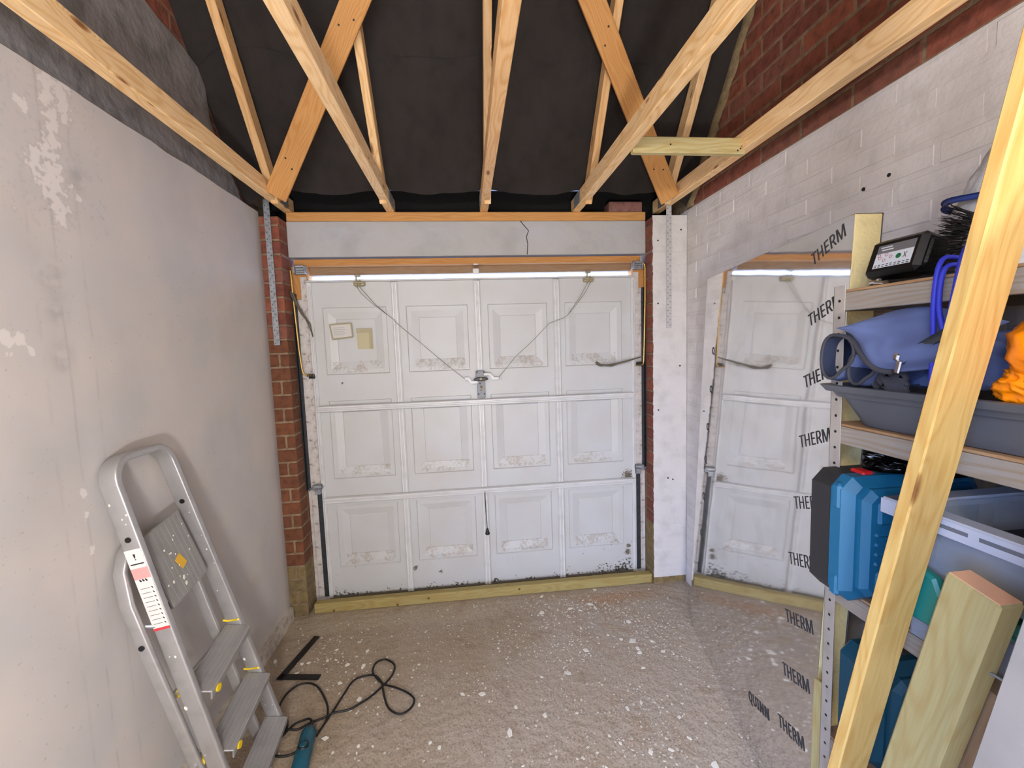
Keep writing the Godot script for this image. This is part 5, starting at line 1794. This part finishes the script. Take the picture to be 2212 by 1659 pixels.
# a moulded case standing on its hinge: dark half towards the door, coloured lid towards the camera
func tool_case(called: String, y: float, at: Vector3, label: String, h: float) -> void:
	var t := thing(called, Vector3(at.x + 0.16, y, at.z + 0.06), label, "tool case", "moulded tool cases")
	var lid: Material = M.case_blue
	if called != "tool_case":
		lid = mk("case_teal", Color(0.05, 0.26, 0.33), 0.45)
	var w := 0.33
	var cut := func(a: float, b: float, c: float) -> PackedVector2Array:
		# the outline seen from the camera side, corners cut off
		return PackedVector2Array([Vector2(a + c, b), Vector2(w - a - c, b), Vector2(w - a, b + c), Vector2(w - a, h - b - c), Vector2(w - a - c, h - b), Vector2(a + c, h - b), Vector2(a, h - b - c), Vector2(a, b + c)])
	var x := Transform3D(Basis(), Vector3(at.x, y, at.z))
	var bk := MB.new()
	bk.prism(x, cut.call(0.0, 0.001, 0.028), 0.062, 0.0, 0.010)
	part("back_shell", bk, M.case_dark if called == "tool_case" else lid, t)
	var lm := MB.new()
	lm.prism(x, cut.call(0.0, 0.001, 0.026), 0.0635, 0.108, 0.018)
	# corner blocks and the raised panels of the lid
	for q in [[0.0, h - 0.075, 0.036, 0.060], [0.0, 0.012, 0.030, 0.050]]:
		lm.cbox(Vector3(at.x - 0.004, y + q[1], at.z + 0.066), Vector3(at.x + 0.02, y + q[1] + q[3], at.z + 0.090), 0.006)
	lm.prism(x, cut.call(0.024, 0.022, 0.022), 0.100, 0.128, 0.012)
	for q in [[0.050, 0.66, 0.26, 0.84], [0.050, 0.12, 0.26, 0.30]]:
		lm.cbox(Vector3(at.x + q[0], y + h * q[1], at.z + 0.12), Vector3(at.x + q[2], y + h * q[3], at.z + 0.1335), 0.006)
	for k in 4:
		lm.cbox(Vector3(at.x + 0.045, y + h * (0.345 + 0.075 * k), at.z + 0.12), Vector3(at.x + 0.265, y + h * (0.345 + 0.075 * k) + 0.010, at.z + 0.1325), 0.005)
	part("lid", lm, lid, t)
	var hm := MB.new()
	hm.cbox(Vector3(at.x + 0.09, y + h - 0.006, at.z + 0.040), Vector3(at.x + 0.22, y + h + 0.007, at.z + 0.075), 0.005)
	part("handle", hm, M.case_dark, t)
	if called == "tool_case":
		var rm := MB.new()
		rm.cbox(Vector3(at.x + 0.062, y + h - 0.004, at.z + 0.045), Vector3(at.x + 0.088, y + h + 0.005, at.z + 0.08), 0.003)
		part("latch", rm, mk("latch_red", Color(0.75, 0.12, 0.13), 0.4), t, "red latch")


func jacket(y: float) -> void:
	var t := thing("blue_jacket", Vector3(0.94, y + 0.09, -0.80), "folded blue jacket with dark hems and a silver zip pull, heaped in the grey tub", "jacket")
	var cloth := tri_map(mk("jacket_blue", Color(0.33, 0.385, 0.55), 0.85), 0.3, M.soft)
	cloth.rim_enabled = true
	cloth.rim = 0.3
	var dark := mk("jacket_lining", Color(0.10, 0.14, 0.23), 0.9)
	var hem := mk("jacket_hem", Color(0.21, 0.21, 0.235), 0.9)
	var n := noise(101, 9.0, 2)
	# the main fold hanging forward: rows run from the top edge down to the hem
	var top := [Vector3(0.875, 1.520, -0.880), Vector3(0.88, 1.545, -0.82), Vector3(0.89, 1.550, -0.755), Vector3(0.90, 1.535, -0.70), Vector3(0.91, 1.515, -0.64)]
	var low := [Vector3(0.855, 1.512, -0.888), Vector3(0.838, 1.480, -0.850), Vector3(0.828, 1.445, -0.812), Vector3(0.832, 1.425, -0.775), Vector3(0.850, 1.435, -0.70)]
	var at := func(a: Array, u: float) -> Vector3:
		var s := u * (a.size() - 1)
		var k := mini(int(s), a.size() - 2)
		var f := s - k
		return (a[k] as Vector3).cubic_interpolate(a[k + 1], a[maxi(k - 1, 0)], a[mini(k + 2, a.size() - 1)], f)
	var mb := MB.new()
	mb.sheet(func(u, v):
		var p: Vector3 = (at.call(top, u) as Vector3).lerp(at.call(low, u), v)
		p.x -= 0.036 * sin(v * PI) + 0.008 * sin(u * 6.0 + v * 4.0) * sin(v * PI)
		p.x += 0.006 * n.get_noise_2d(u * 0.25, v * 0.25)
		return p, 40, 30, Vector3(-1, 0.3, 0), 0.006)
	part("main_fold", mb, cloth, t)
	var hm := MB.new()
	var pts := []
	for k in 30:
		pts.append((at.call(low, k / 29.0 * 0.8) as Vector3) + Vector3(-0.003, 0, 0))
	hm.tube(pts, 0.0055, 8)
	part("hem", hm, hem, t)
	# the sleeve rolled open at the far end, and the folds under it
	for q in [[Vector3(0.832, 1.455, -0.895), 0.040, 0.052, 0.16], [Vector3(0.838, 1.430, -0.838), 0.030, 0.036, 0.15]]:
		var c: Vector3 = q[0]
		var sl := MB.new()
		var inner := MB.new()
		for pass_ in 2:
			var m2 := sl if pass_ == 0 else inner
			m2.sheet(func(u, v):
				var a: float = u * TAU
				var s: float = 1.0 - 0.10 * pass_ + 0.12 * sin(a * 2.0 + 0.6) + 0.10 * sin(a * 3.0 + 1.2)
				var d := Vector3(0.95, -0.08, 0.15).normalized()
				return c + Vector3(0.0, q[2] * sin(a), q[1] * cos(a)) * s * (1.0 + 0.12 * n.get_noise_2d(u * 0.4, v)) + d * q[3] * v, 28, 8, Vector3(0, 0, 1) if pass_ == 0 else Vector3(0, 0, -1))
		part("sleeve", sl, cloth, t)
		part("sleeve_lining", inner, dark, t)
		var cuff := MB.new()
		pts = []
		for k in 29:
			var a := TAU * k / 28.0
			pts.append(c + Vector3(0.0, q[2] * sin(a), q[1] * cos(a)) * (0.98 + 0.12 * sin(a * 2.0 + 0.6) + 0.10 * sin(a * 3.0 + 1.2)))
		cuff.tube(pts, 0.0038, 6)
		part("cuff", cuff, hem, t)
	var heap := MB.new()
	bag(heap, Vector3(1.005, y + 0.13, -0.76), Vector3(0.075, 0.07, 0.115), 103, 0.22, 1.0, y + 0.095)
	part("heap", heap, cloth, t)
	var fl := MB.new()
	fl.sheet(func(u, v):
		var p := Vector3(0.852, 1.44, -0.83).lerp(Vector3(0.862, 1.432, -0.765), u)
		p.y -= 0.055 * v
		p.x -= 0.012 * sin(u * PI) + 0.006 * n.get_noise_2d(u, v) - 0.01 * v
		return p, 14, 10, Vector3(-1, 0, 0), 0.005)
	part("lower_fold", fl, hem, t)
	# zip tape running up to the right, and its pull
	var zp := MB.new()
	pts = []
	for k in 16:
		var f := k / 15.0
		pts.append(Vector3(0.827, 1.447, -0.742).lerp(Vector3(0.852, 1.515, -0.655), f) + Vector3(-0.006 * sin(f * PI), 0, 0))
	bar(zp, pts, Vector3(-1, 0, 0), 0.016, 0.004)
	part("zip_tape", zp, mk("zip_grey", Color(0.17, 0.19, 0.20), 0.7), t)
	var pl := MB.new()
	pl.box(Transform3D(Basis(Vector3(1, 0, 0), 0.2), Vector3(0.820, 1.436, -0.741)), Vector3(0.005, 0.026, 0.010), 0.002)
	pl.box(Transform3D(Basis(Vector3(1, 0, 0), 0.2), Vector3(0.820, 1.455, -0.744)), Vector3(0.009, 0.014, 0.012), 0.003)
	part("zip_pull", pl, M.chrome, t, "silver zip pull")


func clear_box(y: float) -> void:
	var plastic := mk("clear_plastic", Color(0.72, 0.76, 0.82, 0.30), 0.25)
	plastic.transparency = BaseMaterial3D.TRANSPARENCY_ALPHA
	var frosted := mk("frosted_rim", Color(0.72, 0.75, 0.81, 0.80), 0.35)
	frosted.transparency = BaseMaterial3D.TRANSPARENCY_ALPHA
	var x0 := 0.855
	var z0 := -0.735
	var z1 := -0.12
	# the teal lidded box underneath
	var b := thing("teal_lidded_box", Vector3(1.04, y, -0.43), "clear storage box with a teal clip-on lid on the lower shelf", "storage box", "clear storage boxes")
	var bb := MB.new()
	for q in [[x0, z0 + 0.01, x0 + 0.004, z1], [x0, z0 + 0.01, 1.23, z0 + 0.014], [1.226, z0 + 0.01, 1.23, z1], [x0, z1 - 0.004, 1.23, z1]]:
		bb.cbox(Vector3(q[0], y, q[1]), Vector3(q[2], y + 0.100, q[3]), 0.001)
	bb.cbox(Vector3(x0, y, z0 + 0.01), Vector3(1.23, y + 0.003, z1), 0.001)
	part("box", bb, plastic, b)
	var teal := mk("lid_teal", Color(0.10, 0.44, 0.41), 0.4)
	var lm := MB.new()
	lm.cbox(Vector3(x0 - 0.020, y + 0.100, z0 - 0.005), Vector3(1.245, y + 0.128, z1 + 0.015), 0.008)
	lm.cbox(Vector3(x0 + 0.02, y + 0.120, z0 + 0.04), Vector3(1.21, y + 0.134, z1 - 0.03), 0.006)
	lm.tube([Vector3(x0 - 0.021, y + 0.126, z0 + 0.10), Vector3(x0 - 0.021, y + 0.126, z1)], 0.010, 10)
	part("lid", lm, teal, b, "teal lid")
	var cm := MB.new()
	cm.prism(Transform3D(Basis(Vector3(0, 0, 1), Vector3.UP, Vector3(-1, 0, 0)), Vector3(x0 - 0.018, y + 0.055, z0 + 0.045)), PackedVector2Array([Vector2(-0.045, 0.0), Vector2(0.045, 0.0), Vector2(0.050, 0.05), Vector2(0.030, 0.095), Vector2(0.0, 0.105), Vector2(-0.035, 0.10), Vector2(-0.050, 0.05)]), 0.0, 0.016, 0.005)
	part("clip", cm, teal, b)
	var fm := MB.new()
	fm.cbox(Vector3(x0 + 0.02, y + 0.006, z0 + 0.05), Vector3(1.20, y + 0.085, z1 - 0.03), 0.01)
	var dark := mk("packed_dark", Color(0.10, 0.115, 0.14), 0.7)
	part("contents", fm, dark, b)
	# the clear box stacked on it
	var y1 := y + 0.136
	var c := thing("clear_box", Vector3(1.04, y1, -0.43), "clear plastic box with a frosted slotted rim, stacked on the teal lid", "storage box", "clear storage boxes")
	var wm := MB.new()
	var h := 0.128
	for q in [[x0, z0 + 0.01, x0 + 0.003, z1], [x0, z0 + 0.01, 1.22, z0 + 0.013], [1.217, z0 + 0.01, 1.22, z1], [x0, z1 - 0.003, 1.22, z1]]:
		wm.cbox(Vector3(q[0], y1, q[1]), Vector3(q[2], y1 + h, q[3]), 0.001)
	wm.cbox(Vector3(x0, y1, z0 + 0.01), Vector3(1.22, y1 + 0.003, z1), 0.001)
	part("box", wm, plastic, c)
	var rm := MB.new()
	var ry := y1 + h - 0.004
	rm.cbox(Vector3(x0 - 0.030, ry, z0 - 0.030), Vector3(x0 + 0.004, ry + 0.007, z1 + 0.02), 0.002)
	rm.cbox(Vector3(x0 - 0.030, ry, z0 - 0.030), Vector3(1.24, ry + 0.007, z0 + 0.006), 0.002)
	rm.cbox(Vector3(x0 - 0.032, ry - 0.026, z0 - 0.032), Vector3(x0 - 0.028, ry + 0.004, z1 + 0.02), 0.001)
	rm.cbox(Vector3(x0 - 0.032, ry - 0.026, z0 - 0.032), Vector3(1.24, ry + 0.004, z0 - 0.028), 0.001)
	part("rim", rm, frosted, c, "frosted rim")
	var sm := MB.new()
	for k in 5:
		var a := z0 + 0.06 + 0.078 * k
		sm.cbox(Vector3(x0 - 0.0327, ry - 0.012, a), Vector3(x0 - 0.0318, ry - 0.005, a + 0.062), 0.0003)
	part("slots", sm, mk("slot_grey", Color(0.36, 0.38, 0.42), 0.6), c)
	var cm2 := MB.new()
	cm2.cbox(Vector3(x0 + 0.012, y1 + 0.006, z0 + 0.03), Vector3(1.2, y1 + 0.075, z1 - 0.02), 0.012)
	part("contents", cm2, mk("packed_slate", Color(0.165, 0.18, 0.215), 0.7), c)
	var gm := MB.new()
	bag(gm, Vector3(0.915, y1 + 0.05, -0.50), Vector3(0.055, 0.05, 0.085), 107, 0.15, 0.8, y1 + 0.005)
	part("contents", gm, mk("packed_grey", Color(0.40, 0.42, 0.42), 0.6), c)


# ------------------------------------------------------------------ timbers leaning at the right
# square timber with its wide face square to x or z, leaning back in z as it rises
func stick(mb: MB, x0: float, x1: float, zb: float, dz: float, y1: float, slope: float, bev: float, uo: Vector2) -> void:
	var a := Vector3((x0 + x1) * 0.5, 0.0, zb)
	var up := Vector3(0, 1, slope).normalized()
	var l := y1 * sqrt(1.0 + slope * slope)
	mb.box(Transform3D(basis_of(up, Vector3(0, -slope, 1)), a + up * (l * 0.5 + 0.008)), Vector3(x1 - x0, l, dz), bev, uo)


func leaning_timbers() -> void:
	var a := thing("yellow_batten", Vector3(0.78, 0, -0.88), "long yellow pine batten standing upright across the front of the shelves", "timber batten")
	var mb := MB.new()
	stick(mb, 0.744, 0.815, -0.887, 0.024, 2.20, 0.195, 0.0025, Vector2(0.15, 0.02))
	part("batten", mb, M.yellow_wood, a)
	var b := thing("green_post", Vector3(0.76, 0, -0.79), "short thick greenish treated timber post leaning in front of the yellow batten", "timber post", "short posts at the lower right")
	var pb := MB.new()
	stick(pb, 0.742, 0.786, -0.778, 0.074, 1.106, 0.21, 0.004, Vector2(0.5, 0.09))
	part("post", pb, M.green_wood, b)
	var eg := MB.new()
	var pu := Vector3(0, 1, 0.21).normalized()
	eg.box(Transform3D(basis_of(pu, Vector3(0, -0.21, 1)), Vector3(0.764, 0.0, -0.778) + pu * (1.106 * sqrt(1.0 + 0.21 * 0.21) + 0.0083)), Vector3(0.038, 0.001, 0.068), 0.0003)
	part("end_grain", eg, mk("end_grain", Color(0.85, 0.66, 0.52), 0.8), b, "pinkish sawn end")
	var nb := MB.new()
	nb.tube([Vector3(0.765, 0.985, -0.540), Vector3(0.800, 0.965, -0.500)], 0.0022, 6)
	part("bent_nail", nb, M.galvanised, b)
	var c := thing("brown_post", Vector3(0.80, 0, -0.72), "brownish timber post half hidden behind the green post at the lower right", "timber post", "short posts at the lower right")
	var cb := MB.new()
	stick(cb, 0.790, 0.835, -0.742, 0.06, 0.93, 0.21, 0.003, Vector2(0.2, 0.13))
	part("post", cb, M.brown_wood, c)
	# pale board at the very edge of the view
	var w := thing("pale_board", Vector3(0.64, 0, -0.5), "pale grey plaster board offcut standing at the lower right corner", "board")
	var wb := MB.new()
	stick(wb, 0.60, 0.6125, -0.33, 0.52, 1.42, 0.172, 0.001, Vector2.ZERO)
	tri_map(mk("board_grey", Color(0.46, 0.45, 0.445), 0.8), 0.5, M.soft)
	part("board", wb, M.board_grey, w)
